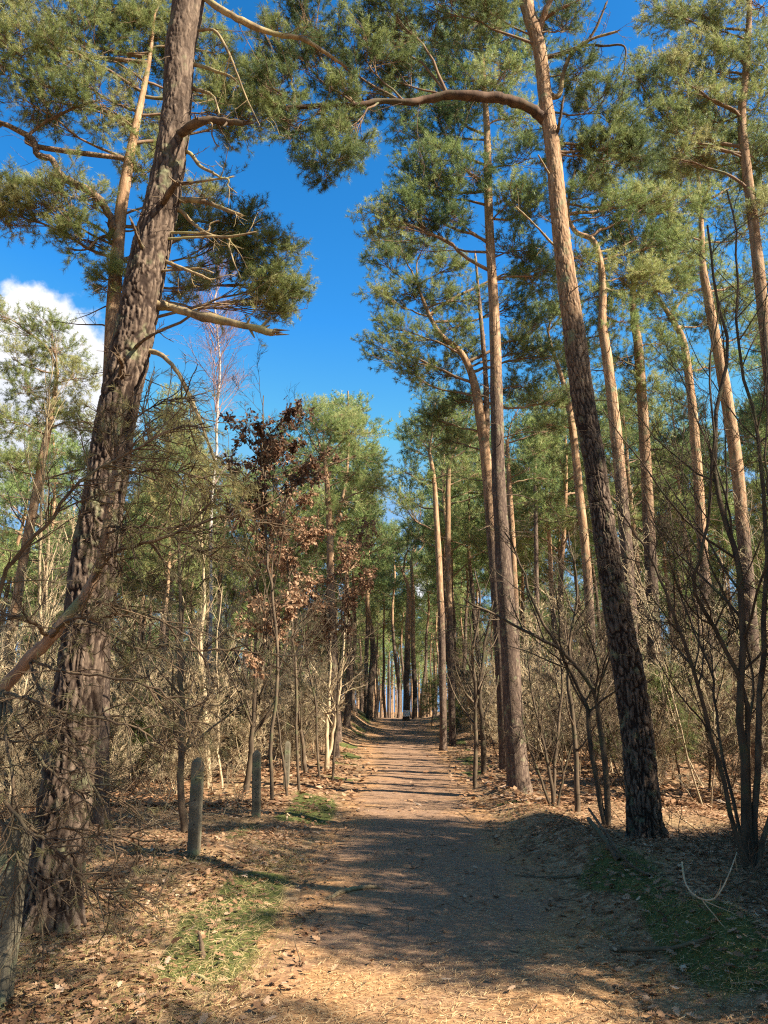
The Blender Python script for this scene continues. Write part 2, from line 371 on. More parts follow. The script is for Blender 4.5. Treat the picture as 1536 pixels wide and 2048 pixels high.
# the path sheet, its ragged edges dipping under the litter
ys2 = ys[(ys > -30) & (ys < 74)]; us = np.linspace(-1, 1, 61)
U, Y = np.meshgrid(us, ys2)
jag = 1 + .07*(n2(np.sign(U)*3, Y, 2.3, 31)-.5) + .10*(n2(np.sign(U)*5, Y, .8, 32)-.5)*2
X = path_c(Y) + U*path_w(Y)*jag
Z = H(X, Y) + .006 - .04*ss(.9, 1.0, np.abs(U)) + .006*(n2(X, Y, 8, 33)-.5)
mb = MB(); r_, c_ = X.shape
i, j = np.meshgrid(np.arange(r_-1), np.arange(c_-1), indexing='ij'); q = i*c_+j
mb.add(np.stack([X, Y, Z], -1), np.stack([q, q+1, q+c_+1, q+c_], -1), (.15+.55*np.abs(U)**1.5 + .35*ss(6.5, 4.5, Y)).ravel())
tag(mb.build('path', M_PATH), kind='structure')

# ------------------------------------------------------------------ pines
def trunk_mesh(mb, pts, rad, near, rng, orange=(5, 11), mat=0, sides=None, flare=.45, ring=None):
    pts = np.asarray(pts, float); rad = np.asarray(rad, float)
    L = np.linalg.norm(np.diff(pts, axis=0), axis=1).sum()
    K = int(L/(ring or (.016 if near else .22)))+2; S = sides or (96 if near else 14)
    C, R = curve(pts, K, rad); T = nrm(np.gradient(C, axis=0)); ref = np.array((0, 1.0, 0))
    Nn = nrm(np.cross(T, ref)); Bn = np.cross(T, Nn); a = np.arange(S)*2*PI/S; z = C[:, 2]-C[0, 2]
    ph = rng.uniform(0, 6, 3); dirs = np.cos(a)[None, :, None]*Nn[:, None]+np.sin(a)[None, :, None]*Bn[:, None]
    fl = 1 + (flare*np.exp(-z/.22))[:, None] + ((.26 if near else .18)*np.exp(-z/.3))[:, None]*np.cos(4*a+ph[0])[None] + (.09*np.exp(-z/.6))[:, None]*np.cos(7*a+ph[1])[None]
    RR = R[:, None]*fl; V = C[:, None]+RR[..., None]*dirs; crack = np.ones((K, S))
    if near:
        q = dirs*np.maximum(R, .1)[:, None, None]*1.0; q[..., 2] = 0; q = q + np.array([0, 0, 1])*z[:, None, None]
        warp = vnoise(q*np.array([9, 9, 5]), 3)-.5
        wq = np.stack([vnoise(q*np.array([13, 13, 7]), 41), vnoise(q*np.array([13, 13, 7]), 42), vnoise(q*np.array([11, 11, 6]), 43)], -1)-.5
        e1, id1 = worley(q*np.array([23, 23, 4.6])+wq*np.array([1.1, 1.1, .8]), 5); e2, id2 = worley(q*np.array([60, 60, 22])+wq*1.5, 6)
        rug = np.clip(1.2-z/9.5, .16, 1)[:, None]
        plate = ss(0, .26, e1); sub = ss(0, .3, e2)
        crack = (1-(1-plate)*np.clip(rug*1.25, 0, 1))*(1-(1-sub)*.38*np.clip(rug+.35, 0, 1))*(.72+.28*id2)
        V = V + dirs*(.024*rug*(plate-.8)+.007*(rug+.15)*(sub-.7)+.009*rug*(id1-.5)+.012*(vnoise(q*6, 8)-.5))[..., None]
    else:
        V = V + dirs*(.05*R[:, None]*(vnoise(np.stack([dirs[..., 0]*2, dirs[..., 1]*2, np.broadcast_to(z[:, None]*2, (K, S))], -1), 4)-.5)*2)[..., None]
    k, s_ = np.meshgrid(np.arange(K-1), np.arange(S), indexing='ij')
    F = np.stack([k*S+s_, k*S+(s_+1) % S, (k+1)*S+(s_+1) % S, (k+1)*S+s_], -1)
    tint = np.broadcast_to(np.interp(z, orange, (0.05, 1.0))[:, None], (K, S))
    mb.add(V, F[:, :, ::-1], tint.ravel(), mat, crack.ravel())
    return C, R

def foliage(mb, rng, trunk, pads, fine=1.0, ln=.065, w=.005, nn=16, shoots=3, tintb=.5, attach=None, limbr=1.0, drop=.35, ntw=6):
    """limbs from the trunk out to each pad, twigs filling it, needle shoots on the twigs (mat 0 wood, 1 needles)"""
    C = np.array([p[0] for p in pads], float); Rr = np.array([p[1] for p in pads], float); B = len(C)
    tz = trunk[:, 2]; A = np.zeros((B, 3))
    for i in range(B):
        if len(pads[i]) > 2 and pads[i][2] is not None: A[i] = pads[i][2]; continue
        hd = np.hypot(*(C[i]-trunk[np.argmin(np.abs(tz-C[i, 2]))])[:2])
        z = np.clip(C[i, 2]-drop*hd*rng.uniform(.3, 1.6), tz[0]+.35*(tz[-1]-tz[0]), tz[-1]*.995)
        A[i] = [np.interp(z, tz, trunk[:, k]) for k in range(3)]
    L = np.linalg.norm(C-A, axis=1); K = 11; s = np.linspace(0, 1, K)[None, :, None]
    E = C + nrm(C-A)*(Rr*.45)[:, None]
    mid = (A+E)/2 + rng.normal(0, .10, (B, 3))*L[:, None]; mid[:, 2] += rng.uniform(-.12, .14, B)*L
    limb = (1-s)**2*A[:, None]+2*s*(1-s)*mid[:, None]+s**2*E[:, None]
    wob = np.cumsum(rng.normal(0, .018, (B, K, 3)), 1)*L[:, None, None]; wob *= (4*s*(1-s))
    limb = limb + wob
    lr = (.012+.011*L+.012*Rr)*limbr
    tubes(mb, limb, lr[:, None]*np.linspace(1, .22, K)[None], 6, .8, 0)
    n2s = np.maximum((8+9*Rr)*fine, 5).astype(int)
    b = np.repeat(np.arange(B), n2s); t = rng.uniform(.45, 1, len(b)); p, T = along(limb, b, t)
    v = rng.normal(0, 1, (len(b), 3)); v = nrm(v)*(rng.uniform(.2, 1.35, (len(b), 1)))**.7; v[:, 2] *= .55
    tgt = C[b]+v*Rr[b][:, None]; D = tgt-p; l2 = np.linalg.norm(D, axis=1)*1.0+.12
    sec = grow(rng, p, nrm(D)+np.array([0, 0, -.12]), l2, 6, .16, .07)
    tubes(mb, sec, (.004+.0035*np.minimum(l2, 2))[:, None]*np.linspace(1.2, .45, 6)[None], 4, .7, 0)
    ter, tb, tt = kids(rng, sec, ntw, .35, 1.0, .4, 1.1, .15+.32*np.sqrt(Rr[b]), 4, .18, .12, .7, .25)
    tubes(mb, ter, np.linspace(.0038, .002, 4), 3, .6, 0)
    n = shoots; q = np.repeat(np.arange(len(ter)), n); t = np.tile(np.linspace(.45, 1.0, n), len(ter))+rng.normal(0, .06, len(q))
    pos, ax = along(ter, q, np.clip(t, 0, 1)); ax = nrm(ax + rng.normal(0, .38, ax.shape)+np.array([0, 0, .28]))
    # light clumps and dark clumps
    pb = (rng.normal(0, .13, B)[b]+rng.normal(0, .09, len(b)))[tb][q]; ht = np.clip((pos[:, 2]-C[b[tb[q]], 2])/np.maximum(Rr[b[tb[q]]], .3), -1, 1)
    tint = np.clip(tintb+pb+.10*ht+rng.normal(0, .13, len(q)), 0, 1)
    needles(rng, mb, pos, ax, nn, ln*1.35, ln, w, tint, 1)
    return limb

def dead_twigs(rng, mb, trunk, R, n, z0, z1, l0, l1, tint=.4):
    """short bare snags round a trunk"""
    z = rng.uniform(z0, z1, n); S = np.stack([np.interp(z, trunk[:, 2], trunk[:, k]) for k in range(3)], 1)
    a = rng.uniform(0, 2*PI, n); D = np.stack([np.cos(a), np.sin(a), rng.uniform(-.25, .4, n)], 1); L = rng.uniform(l0, l1, n)
    br = grow(rng, S, D, L, 6, .13, -.02); tubes(mb, br, (.006+.010*L)[:, None]*np.linspace(1, .25, 6)[None], 5, tint, 0)
    k2, _, _ = kids(rng, br, 3, .3, .95, .5, 1.1, L*.45, 4, .15, 0, 1, .3); tubes(mb, k2, np.linspace(.005, .002, 4), 3, tint, 0)

def fol_args(level):
    return {0: dict(ln=.082, w=.0060, nn=32, shoots=3, ntw=7, fine=1.4), 1: dict(ln=.098, w=.0095, nn=20, shoots=3, ntw=7, fine=1.5), 2: dict(ln=.12, w=.019, nn=11, shoots=3, ntw=5, fine=1.2), 3: dict(ln=.17, w=.034, nn=8, shoots=2, ntw=6, fine=1.2)}[level]

def key_pine(name, label, Ys, px, widths, pads, lvl, near=False, seed=1, orange=(5, 10), tintb=.5, top_ext=None, group=None, snags=(10, 3, 9, .3, 1.2), extra=None, limbr=1.0):
    """A pine traced along its photographed trunk: px (x,y) points from base upward at distance Ys, widths in pixels."""
    rng = np.random.default_rng(seed); n = len(px)
    Yv = np.linspace(Ys[0], Ys[1], n) if isinstance(Ys, tuple) else np.full(n, Ys)
    pts = [P(x, y, Yv[i]) for i, (x, y) in enumerate(px)]
    rad = [w_/2/FPX*(np.dot(pt-EYE, [0, math.cos(PITCH), math.sin(PITCH)])) for w_, pt in zip(widths, pts)]
    base = np.array(pts[0]); base[2] = float(H(base[0], base[1]))-.12
    pts[0] = base
    if top_ext:                        # carries on above the frame
        d = nrm((pts[-1]-pts[-3])[None])[0]; d = nrm((d+np.array([0, 0, .8]))[None])[0]
        for k in range(1, 4): pts.append(pts[-1]+d*top_ext/3); rad.append(rad[-1]*.72)
    root = empty(name, base, label, 'pine tree', group)
    if near: rad = [q_*.93 for q_ in rad]
    mb = MB(); C, R = trunk_mesh(mb, pts, rad, near, rng, orange, flare=(.5 if near else .32))
    AXIS[root.name] = C
    if snags and not near: dead_twigs(rng, mb, C, R, *snags)
    mb.build('trunk', M_BARKN if near else M_BARK, root, base)
    pw = []
    for p_ in pads:
        x, y, r, Yp = p_[:4]; c = P(x, y, Yp); rr = r/FPX*np.linalg.norm(c-EYE)
        at = p_[4] if len(p_) > 4 else None
        if at is not None: at = np.array([np.interp(P(at[0], at[1], Yv[-1])[2], C[:, 2], C[:, k]) for k in range(3)])
        pw.append((c, rr, at))
    if extra: pw += [(C[-1]+np.array(e[0]), e[1]) for e in extra]
    if pw:
        mb = MB(); foliage(mb, rng, C, pw, tintb=tintb, limbr=limbr, **fol_args(lvl)); mb.build('crown', [M_TWIG, M_NEEDLE], root, base)
    if near and snags:
        for _ in range(snags[0]): mb = MB(); dead_twigs(rng, mb, C, R, 1, *snags[1:]); mb.build('snag', M_DARKDEAD, root, base)
    return root, C, R, base

AXIS = {}
def px_branch(root, base, pts, w0, w1, mat_=None, name='dead_branch', seed=0, twigs=0, K=26, blunt=True, sides=9):
    """A branch traced through pixels (x, y, distance), widths in pixels"""
    rng = np.random.default_rng(seed+77); W3 = [P(*p_) for p_ in pts]; d0 = np.linalg.norm(W3[0]-EYE)/FPX/2
    if root.name in AXIS:
        ax_ = AXIS[root.name]; k_ = int(np.argmin(np.linalg.norm(ax_-W3[0], axis=1)))
        if np.linalg.norm(ax_[k_]-W3[0]) > .04: W3 = [ax_[k_]]+W3; w0 = w0*1.15
    C, R = curve(W3, K, np.linspace(w0*d0, w1*d0, len(W3)))
    C = C + np.concatenate([np.zeros((1, 3)), rng.normal(0, .10, (K-1, 3))*R[1:, None]])
    if w0 > 6: R = R*(1+.16*(np.interp(np.arange(K), np.linspace(0, K, 10), rng.uniform(-1, 1, 10)))+.05*rng.normal(0, 1, K))
    e_ = (C[-2].copy(), nrm((C[-1]-C[-2])[None])[0], R[-2])
    if blunt: R[-1] *= .35; C[-1] = C[-2]+(C[-1]-C[-2])*.3
    else: R[-1] *= .3
    w_ = .85 if blunt else 1.0
    mb = MB(); tubes(mb, C[None], R[None]*w_, sides, .5)
    if blunt and w0 > 6:               # splintered end and a few knots
        n_ = 5; S_ = e_[0]+rng.normal(0, .45, (n_, 3))*e_[2]; tubes(mb, grow(rng, S_, e_[1]+rng.normal(0, .15, (n_, 3)), e_[2]*rng.uniform(2, 5, n_), 3, .05), e_[2]*.4*np.array([1, .6, .1]), 4, .5)
        n_ = 7; S_, T_ = along(C[None], np.zeros(n_, int), rng.uniform(.1, .9, n_)); tubes(mb, grow(rng, S_, aside(rng, T_, rng.uniform(.7, 1.4, n_)), e_[2]*rng.uniform(2, 5, n_), 3, .1), e_[2]*.5*np.array([1, .7, .3]), 5, .5)
    twigs = twigs+2 if (blunt and w0 > 6) else twigs
    if twigs:
        L = np.linalg.norm(C[-1]-C[0]); k1, _, _ = kids(rng, C[None], twigs, .25, .98, .5, 1.1, L*.4, 6, .16, 0, 1, .3); tubes(mb, k1, np.linspace(.005, .0025, 6), 4, .5)
        k2, _, _ = kids(rng, k1, 3, .3, .95, .5, 1.1, L*.15, 4, .18, 0, 1, .3); tubes(mb, k2, np.linspace(.003, .0018, 4), 3, .5)
    return mb.build(name, mat_ or M_DEAD, root, base)

def rpads(rng, axis_x, axis_y, z0, z1, rmax, n, r0, r1, shape='umbrella', trunk=None):
    out_ = []
    for i in range(n):
        u = (i+rng.uniform(0, 1))/n; z = z0+(z1-z0)*u
        prof = (1-u**2.2)*.85+.18 if shape == 'umbrella' else (1-u)*.9+.12
        if u < .25: prof *= .75
        a = i*2.4+rng.uniform(-.5, .5); rr = rmax*prof*rng.uniform(.5, 1.05)
        cx, cy = (np.interp(z, trunk[:, 2], trunk[:, 0]), np.interp(z, trunk[:, 2], trunk[:, 1])) if trunk is not None else (axis_x, axis_y)
        out_.append((np.array([cx+rr*math.cos(a), cy+rr*math.sin(a), z+.15*rr]), rng.uniform(r0, r1)))
    return out_

# ------------------------------------------------------------------ the named pines
rootA, CA, RA, bA = key_pine('pine_tree', 'big fissured pine leaning inward beside the first concrete post, with long dead snags', 6.4,
    [(92, 1872), (118, 1700), (142, 1500), (168, 1300), (190, 1100), (207, 1000), (222, 900), (240, 800), (262, 700), (282, 600), (301, 500), (326, 400), (343, 300), (355, 200), (360, 100), (377, 0)],
    [112, 108, 104, 98, 92, 86, 85, 81, 83, 83, 78, 72, 65, 61, 62, 66], [], 1, True, 11, (9, 22), top_ext=5.5, snags=(16, 2.2, 8.2, .12, .5),
    extra=[((.8, .6, -.2), .8), ((-.9, .3, .2), .8), ((.2, -.8, .7), .8), ((-.3, 1.2, 1), .8), ((1.2, -.2, 1.3), .8), ((-1, -.9, 1.2), .8), ((0, 0, 1.9), .9), ((-1.6, .6, -.9), .7), ((1.7, .9, -.6), .7)])
D6 = 6.4
px_branch(rootA, bA, [(318, 612, D6), (350, 617, D6), (400, 632, 6.3), (460, 645, 6.2), (510, 656, 6.15), (557, 668, 6.1)], 21, 13, seed=1)
px_branch(rootA, bA, [(360, 400, D6), (400, 402, 6.3), (440, 415, 6.3), (486, 432, 6.2)], 12, 6, seed=2)
px_branch(rootA, bA, [(358, 420, D6), (385, 445, D6), (410, 465, 6.3), (440, 474, 6.2), (480, 470, 6.1), (520, 462, 6.1)], 10, 3, seed=3, twigs=3)
px_branch(rootA, bA, [(408, 465, 6.3), (420, 448, 6.3), (442, 440, 6.3)], 5, 3, seed=4)
px_branch(rootA, bA, [(445, 474, 6.2), (458, 495, 6.2), (470, 530, 6.1), (484, 560, 6.1)], 5, 2, seed=5)
px_branch(rootA, bA, [(330, 523, D6), (360, 535, 6.3), (395, 548, 6.2), (425, 562, 6.2)], 10, 4, seed=6, twigs=2)
px_branch(rootA, bA, [(375, 538, 6.3), (400, 537, 6.25), (430, 547, 6.2)], 5, 3, seed=7)
px_branch(rootA, bA, [(350, 272, D6), (372, 258, 6.2), (398, 244, 6.1), (425, 240, 6.1), (455, 244, 6.05), (492, 247, 6.0)], 19, 10, M_DARKDEAD, seed=8)
px_branch(rootA, bA, [(417, 245, 6.1), (424, 270, 6.1), (432, 288, 6.1), (440, 294, 6.1)], 4, 2, seed=9)
px_branch(rootA, bA, [(404, -8, D6), (440, 18, 6.3), (490, 45, 6.3), (550, 68, 6.4), (600, 76, 6.5), (650, 105, 6.7), (700, 140, 6.9)], 15, 6, seed=10, twigs=3, K=40)
px_branch(rootA, bA, [(392, 130, D6), (430, 142, 6.3), (460, 152, 6.3), (480, 170, 6.3)], 8, 3, seed=11, twigs=2)
px_branch(rootA, bA, [(400, 60, D6), (430, 62, 6.3), (455, 100, 6.2), (475, 150, 6.2), (495, 200, 6.2), (525, 262, 6.1)], 7, 2, seed=12, twigs=2)
px_branch(rootA, bA, [(385, 178, D6), (410, 184, 6.3), (428, 195, 6.3), (440, 232, 6.2)], 9, 3, seed=13)
px_branch(rootA, bA, [(376, 304, D6), (400, 332, 6.3), (425, 345, 6.2), (446, 357, 6.2), (470, 352, 6.2)], 8, 3, seed=14)
px_branch(rootA, bA, [(446, 357, 6.2), (456, 372, 6.2), (476, 388, 6.15)], 5, 2, seed=15, twigs=2)
px_branch(rootA, bA, [(303, 703, D6), (330, 715, 6.2), (355, 745, 6.1), (378, 790, 6.05), (400, 840, 6), (418, 890, 6), (432, 930, 6)], 11, 5, seed=16)
px_branch(rootA, bA, [(340, 384, 6.1), (352, 368, 6.0), (366, 366, 5.95)], 13, 8, M_DARKDEAD, seed=17)
px_branch(rootA, bA, [(282, 490, 6.2), (272, 465, 6.0), (262, 440, 5.9)], 9, 5, M_DARKDEAD, seed=18)
px_branch(rootA, bA, [(278, 688, 6.2), (300, 672, 6.0), (330, 660, 5.9)], 8, 4, M_DARKDEAD, seed=19)
px_branch(rootA, bA, [(243, 745, 6.15), (244, 725, 6.0), (235, 712, 5.9)], 12, 9, M_DARKDEAD, seed=20)

# pale straight pine with the arching limb, right of the path
J = 10.1
padsJ = [(610, 120, 48, 9.6), (560, 90, 42, 9.6), (690, 70, 50, 9.8), (740, 110, 46, 9.8), (650, 215, 42, 9.5), (690, 290, 34, 9.5), (585, 245, 38, 9.4), (660, 330, 26, 9.4), (720, 190, 45, 9.8),
         (780, 60, 48, 10), (800, 150, 40, 10), (540, 180, 34, 9.4), (620, 30, 40, 9.6), (760, 15, 44, 9.8),
         (1195, 235, 42, 10.4), (1245, 265, 44, 10.6), (1205, 320, 36, 10.4), (1275, 310, 30, 10.8), (1150, 300, 30, 10.3), (1160, 150, 34, 10.2), (1120, 60, 38, 10.4), (880, 20, 44, 9.9), (960, 30, 40, 9.8), (1000, -30, 50, 10)]
arch = [(1085, 238, J), (1062, 218, 10), (1030, 204, 9.9), (985, 195, 9.8), (940, 191, 9.7), (895, 190, 9.7), (850, 200, 9.7), (810, 205, 9.6), (760, 203, 9.6), (710, 210, 9.5), (650, 210, 9.5), (590, 215, 9.4), (535, 214, 9.4)]
AR = [P(*q_) for q_ in arch]
padsJ2 = []
for k, p_ in enumerate(padsJ):
    if p_[0] < 830 and p_[1] > -20:
        d_ = [np.linalg.norm(P(*p_[:3:2], p_[3]) - a) if False else np.linalg.norm(P(p_[0], p_[1], p_[3]) - a) for a in AR]
        padsJ2.append((p_, AR[max(4, int(np.argmin(d_))-1)]))
    else: padsJ2.append((p_, None))
rootJ, CJ, RJ, bJ = key_pine('pine_tree', 'tall pale pine beside the path whose single limb arches over it high up', J,
    [(1295, 1697), (1290, 1650), (1281, 1550), (1272, 1450), (1258, 1350), (1245, 1280), (1231, 1200), (1215, 1100), (1200, 1000), (1185, 900), (1166, 800), (1153, 700), (1139, 600), (1126, 500), (1115, 400), (1106, 300), (1091, 200), (1079, 100), (1052, 0)],
    [66, 66, 67, 67, 65, 60, 54, 50, 46, 46, 48, 48, 42, 38, 35, 32, 29, 28, 30], [], 0, True, 12, (3.5, 10), top_ext=4.5, snags=(22, 5, 12, .1, .5))  # orange bark brought lower, lightening the upper trunk as if sunlit
rg = np.random.default_rng(512); mb = MB(); pw = []
for p_, at in padsJ2:
    c = P(p_[0], p_[1], p_[3]); pw.append((c, p_[2]/FPX*np.linalg.norm(c-EYE), at))
for e in (((0, 0, .6), .8), ((1.1, .4, -.6), .8), ((-1, .2, -.9), .8), ((.5, -1, -.2), .7), ((-.6, 1, .2), .8), ((1.6, 1, -1.4), .8)): pw.append((CJ[-1]+np.array(e[0]), e[1], None))
foliage(mb, rg, CJ, pw, tintb=.34, limbr=.7, **fol_args(0)); mb.build('crown', [M_TWIG, M_NEEDLE], rootJ, bJ)  # needle tint set dark so the crown reads as backlit
px_branch(rootJ, bJ, arch, 19, 6, M_SHADELIMB, 'arching_limb', 21, twigs=13, K=60, blunt=False, sides=12)
px_branch(rootJ, bJ, [(1118, 190, J), (1128, 140, 10), (1150, 100, 9.9), (1185, 78, 9.8), (1245, 60, 9.7)], 11, 4, M_DEAD, seed=22, twigs=5)
px_branch(rootJ, bJ, [(1078, 60, J), (1090, 25, 10), (1105, -10, 9.9), (1120, -50, 9.9)], 13, 8, M_TWIG, 'limb', seed=23)
px_branch(rootJ, bJ, [(1085, 40, J), (1120, 18, 9.9), (1160, 0, 9.8)], 8, 4, M_TWIG, 'limb', seed=24, twigs=3)
px_branch(rootJ, bJ, [(1160, 95, 9.9), (1190, 60, 9.8), (1215, 0, 9.7)], 6, 4, M_DARKDEAD, seed=25, twigs=3)
px_branch(rootJ, bJ, [(1165, 92, 9.9), (1210, 92, 9.8), (1248, 92, 9.7), (1250, 130, 9.7), (1240, 165, 9.7)], 5, 2, M_DARKDEAD, seed=26, twigs=5)
px_branch(rootJ, bJ, [(1112, 270, 10.05), (1120, 240, 9.9), (1126, 196, 9.8)], 8, 4, M_DARKDEAD, seed=27)
px_branch(rootJ, bJ, [(1108, 490, 10.05), (1070, 450, 9.8), (1030, 412, 9.6)], 6, 3, M_DEAD, seed=28)
px_branch(rootJ, bJ, [(1100, 350, 10.05), (1085, 325, 9.9), (1075, 308, 9.8)], 5, 3, M_DEAD, seed=29)

key_pine('pine_tree', 'slim orange-topped pine at the path edge with dark foliage shelves over the path', 15.0,
    [(1040, 1600), (1032, 1500), (1025, 1400), (1020, 1300), (1012, 1200), (1005, 1100), (999, 1000), (996, 900), (993, 800), (991, 700), (987, 600), (981, 500), (977, 400), (975, 300), (972, 230), (965, 120), (955, 40)],
    [44, 41, 39, 37, 34, 31, 28, 26, 25, 23, 20, 18, 17, 15, 12, 8, 4],
    [(762, 440, 42, 14.6), (800, 405, 40, 14.6), (830, 440, 36, 14.8), (870, 390, 46, 14.8), (820, 345, 40, 14.7), (890, 330, 46, 14.8), (940, 350, 40, 14.6), (840, 280, 38, 15), (900, 270, 44, 15.2), (830, 215, 36, 15),
     (880, 150, 55, 15.3), (940, 190, 50, 15), (1000, 160, 50, 14.6), (860, 90, 50, 15.3), (930, 90, 55, 15), (1010, 80, 50, 15), (980, 40, 48, 15), (1040, 240, 44, 15.2), (1050, 320, 44, 15), (1020, 400, 44, 14.6),
     (1060, 420, 44, 15.4), (1040, 500, 40, 15.2), (900, 440, 26, 14.6), (910, 210, 46, 15.6), (1050, 130, 44, 15.4), (800, 90, 40, 15.6), (1070, 560, 36, 15.3)],
    1, False, 13, (6, 10.5), .5, snags=(18, 5, 12, .3, 1.1))

# the forked pine right behind it
rootM, CM, RM, bM = key_pine('pine_tree', 'forked pine just behind the slim one, its leafy fork reaching over the path', 20.0,
    [(1012, 1555), (1003, 1350), (994, 1200), (985, 1080), (975, 950), (966, 870), (955, 800), (942, 745), (918, 700), (880, 668), (850, 610), (832, 560)],
    [25, 24, 23, 22, 22, 21, 19, 15, 12, 10, 7, 4],
    [(765, 520, 34, 19.6), (800, 495, 36, 19.8), (850, 500, 36, 20), (900, 540, 36, 20), (770, 590, 34, 19.8), (820, 590, 38, 20), (870, 600, 38, 20.2), (790, 660, 34, 19.7), (755, 700, 28, 19.6), (840, 680, 38, 20), (900, 655, 36, 20),
     (820, 745, 32, 19.8), (880, 750, 38, 20.4), (950, 600, 36, 20.4), (930, 700, 38, 20.5), (1040, 600, 38, 20.5), (1070, 640, 38, 20.8), (1030, 690, 36, 20.4), (1080, 540, 36, 20.8), (1090, 720, 38, 21), (930, 800, 38, 20.8), (1040, 780, 34, 20.4), (1100, 800, 36, 21), (870, 830, 32, 20.2), (900, 880, 34, 20.8)],
    1, False, 14, (4.5, 8), .55, snags=(16, 4, 9, .3, 1.2))
px_branch(rootM, bM, [(970, 905, 20), (973, 820, 20), (970, 740, 20), (962, 640, 20), (955, 560, 20), (950, 500, 20)], 14, 4, M_BARK, 'fork', 30, twigs=4, blunt=False)

key_pine('pine_tree', 'pine with a kinked upper trunk seen past the pale arching-limb pine', 17.0,
    [(1272, 1572), (1266, 1400), (1262, 1250), (1255, 1130), (1245, 1000), (1230, 850), (1215, 720), (1205, 650), (1206, 580), (1200, 520), (1185, 480), (1150, 462), (1135, 420), (1150, 340)],
    [28, 27, 26, 25, 24, 23, 20, 17, 14, 12, 11, 9, 7, 5],
    [(1150, 520, 40, 17), (1210, 430, 46, 17.2), (1260, 480, 46, 17.4), (1240, 400, 40, 17.2), (1170, 390, 38, 17), (1290, 420, 44, 17.6), (1250, 560, 42, 17.4), (1310, 500, 42, 17.8), (1180, 600, 34, 17.4), (1290, 560, 40, 17.5), (1240, 640, 38, 17.4), (1170, 680, 36, 17.6), (1220, 350, 36, 17), (1330, 400, 40, 17.6)],
    1, False, 15, (5, 9), .6, snags=(20, 4, 10, .3, 1.3))
key_pine('pine_tree', 'orange pine third in the stand behind the bare thicket, crown bending inward', 18.5,
    [(1318, 1564), (1312, 1400), (1307, 1250), (1300, 1100), (1293, 950), (1284, 800), (1277, 700), (1269, 640), (1266, 580), (1285, 500), (1300, 430)],
    [28, 27, 26, 24, 22, 20, 18, 15, 12, 8, 4],
    [(1330, 480, 42, 18.6), (1280, 370, 44, 18.8), (1340, 420, 46, 18.8), (1300, 300, 44, 19), (1360, 340, 46, 19), (1230, 500, 40, 18.6), (1340, 580, 44, 18.4), (1250, 720, 36, 18.4), (1330, 690, 36, 18.8), (1370, 520, 40, 18.6), (1290, 780, 32, 18.6)],
    1, False, 16, (4, 7.5), .66, snags=(20, 4, 10, .3, 1.3))
key_pine('pine_tree', 'thin orange pine with a sharply bent crown behind the dark thicket', 22.0,
    [(1430, 1541), (1420, 1350), (1410, 1180), (1402, 1050), (1394, 930), (1383, 800), (1368, 690), (1348, 645), (1322, 605), (1305, 575)],
    [22, 22, 20, 20, 19, 17, 14, 11, 8, 5],
    [(1300, 530, 36, 22), (1350, 560, 38, 22), (1400, 540, 40, 22.4), (1270, 590, 34, 21.8), (1420, 640, 38, 22.4), (1330, 640, 34, 22), (1380, 480, 38, 22.6), (1440, 580, 36, 22.6), (1450, 720, 32, 22.6), (1360, 740, 30, 22.4)],
    1, False, 17, (4, 8), .6, snags=(20, 4, 9, .3, 1.3))
key_pine('pine_tree', 'stout orange pine leaning toward the path beyond the dark multi-stemmed bush', 19.5,
    [(1520, 1557), (1508, 1350), (1498, 1200), (1488, 1080), (1472, 920), (1452, 790), (1432, 680), (1415, 590), (1405, 530), (1402, 440), (1395, 330)],
    [28, 27, 26, 25, 24, 23, 20, 17, 14, 10, 6],
    [(1380, 420, 42, 19.5), (1430, 400, 46, 19.8), (1480, 460, 48, 19.8), (1400, 330, 46, 19.6), (1460, 320, 48, 19.8), (1510, 380, 46, 20), (1350, 470, 38, 19.4), (1500, 560, 46, 20), (1440, 250, 44, 19.8), (1380, 260, 42, 19.6), (1520, 660, 42, 20), (1470, 620, 38, 20), (1520, 280, 42, 20)],
    1, False, 18, (4.5, 8), .6, snags=(24, 4, 9, .3, 1.4))
key_pine('pine_tree', 'narrow pine between the slim pine and the pale one, lit orange above', 24.0,
    [(1195, 1531), (1185, 1350), (1178, 1200), (1170, 1090), (1160, 1000), (1149, 890), (1139, 820), (1125, 760), (1105, 700), (1095, 660)],
    [20, 19, 18, 18, 17, 15, 13, 9, 6, 4],
    [(1090, 640, 32, 24), (1130, 620, 34, 24), (1060, 700, 30, 24), (1110, 720, 32, 24.3), (1160, 700, 32, 24.4), (1070, 800, 30, 24.2), (1180, 780, 28, 24.4), (1140, 560, 32, 24), (1100, 850, 26, 24)],
    1, False, 19, (3.5, 7), .6, snags=(20, 4, 9, .3, 1.3))
key_pine('pine_tree', 'lacy-crowned pine whose trunk shows orange only high up at the frame edge', 14.0,
    [(1600, 1600), (1590, 1300), (1565, 1000), (1535, 700), (1505, 430), (1484, 250), (1491, 150), (1497, 60), (1500, -40)],
    [36, 32, 28, 24, 20, 17, 14, 11, 8],
    [(1500, 20, 55, 14), (1440, 60, 50, 14), (1390, 110, 42, 13.8), (1330, 120, 36, 13.6), (1280, 150, 30, 13.4), (1450, 150, 50, 14), (1520, 130, 50, 14.2), (1380, 190, 42, 13.8), (1340, 240, 36, 13.6), (1440, 240, 48, 14.2), (1510, 220, 44, 14.4), (1400, 20, 44, 13.8), (1330, 30, 36, 13.6), (1400, 300, 42, 14.2), (1480, 320, 46, 14.4), (1530, 330, 40, 14.6), (1560, 420, 44, 14), (1350, 320, 34, 14)],
    1, False, 20, (5, 10), .7, snags=(10, 5, 10, .3, 1.1))

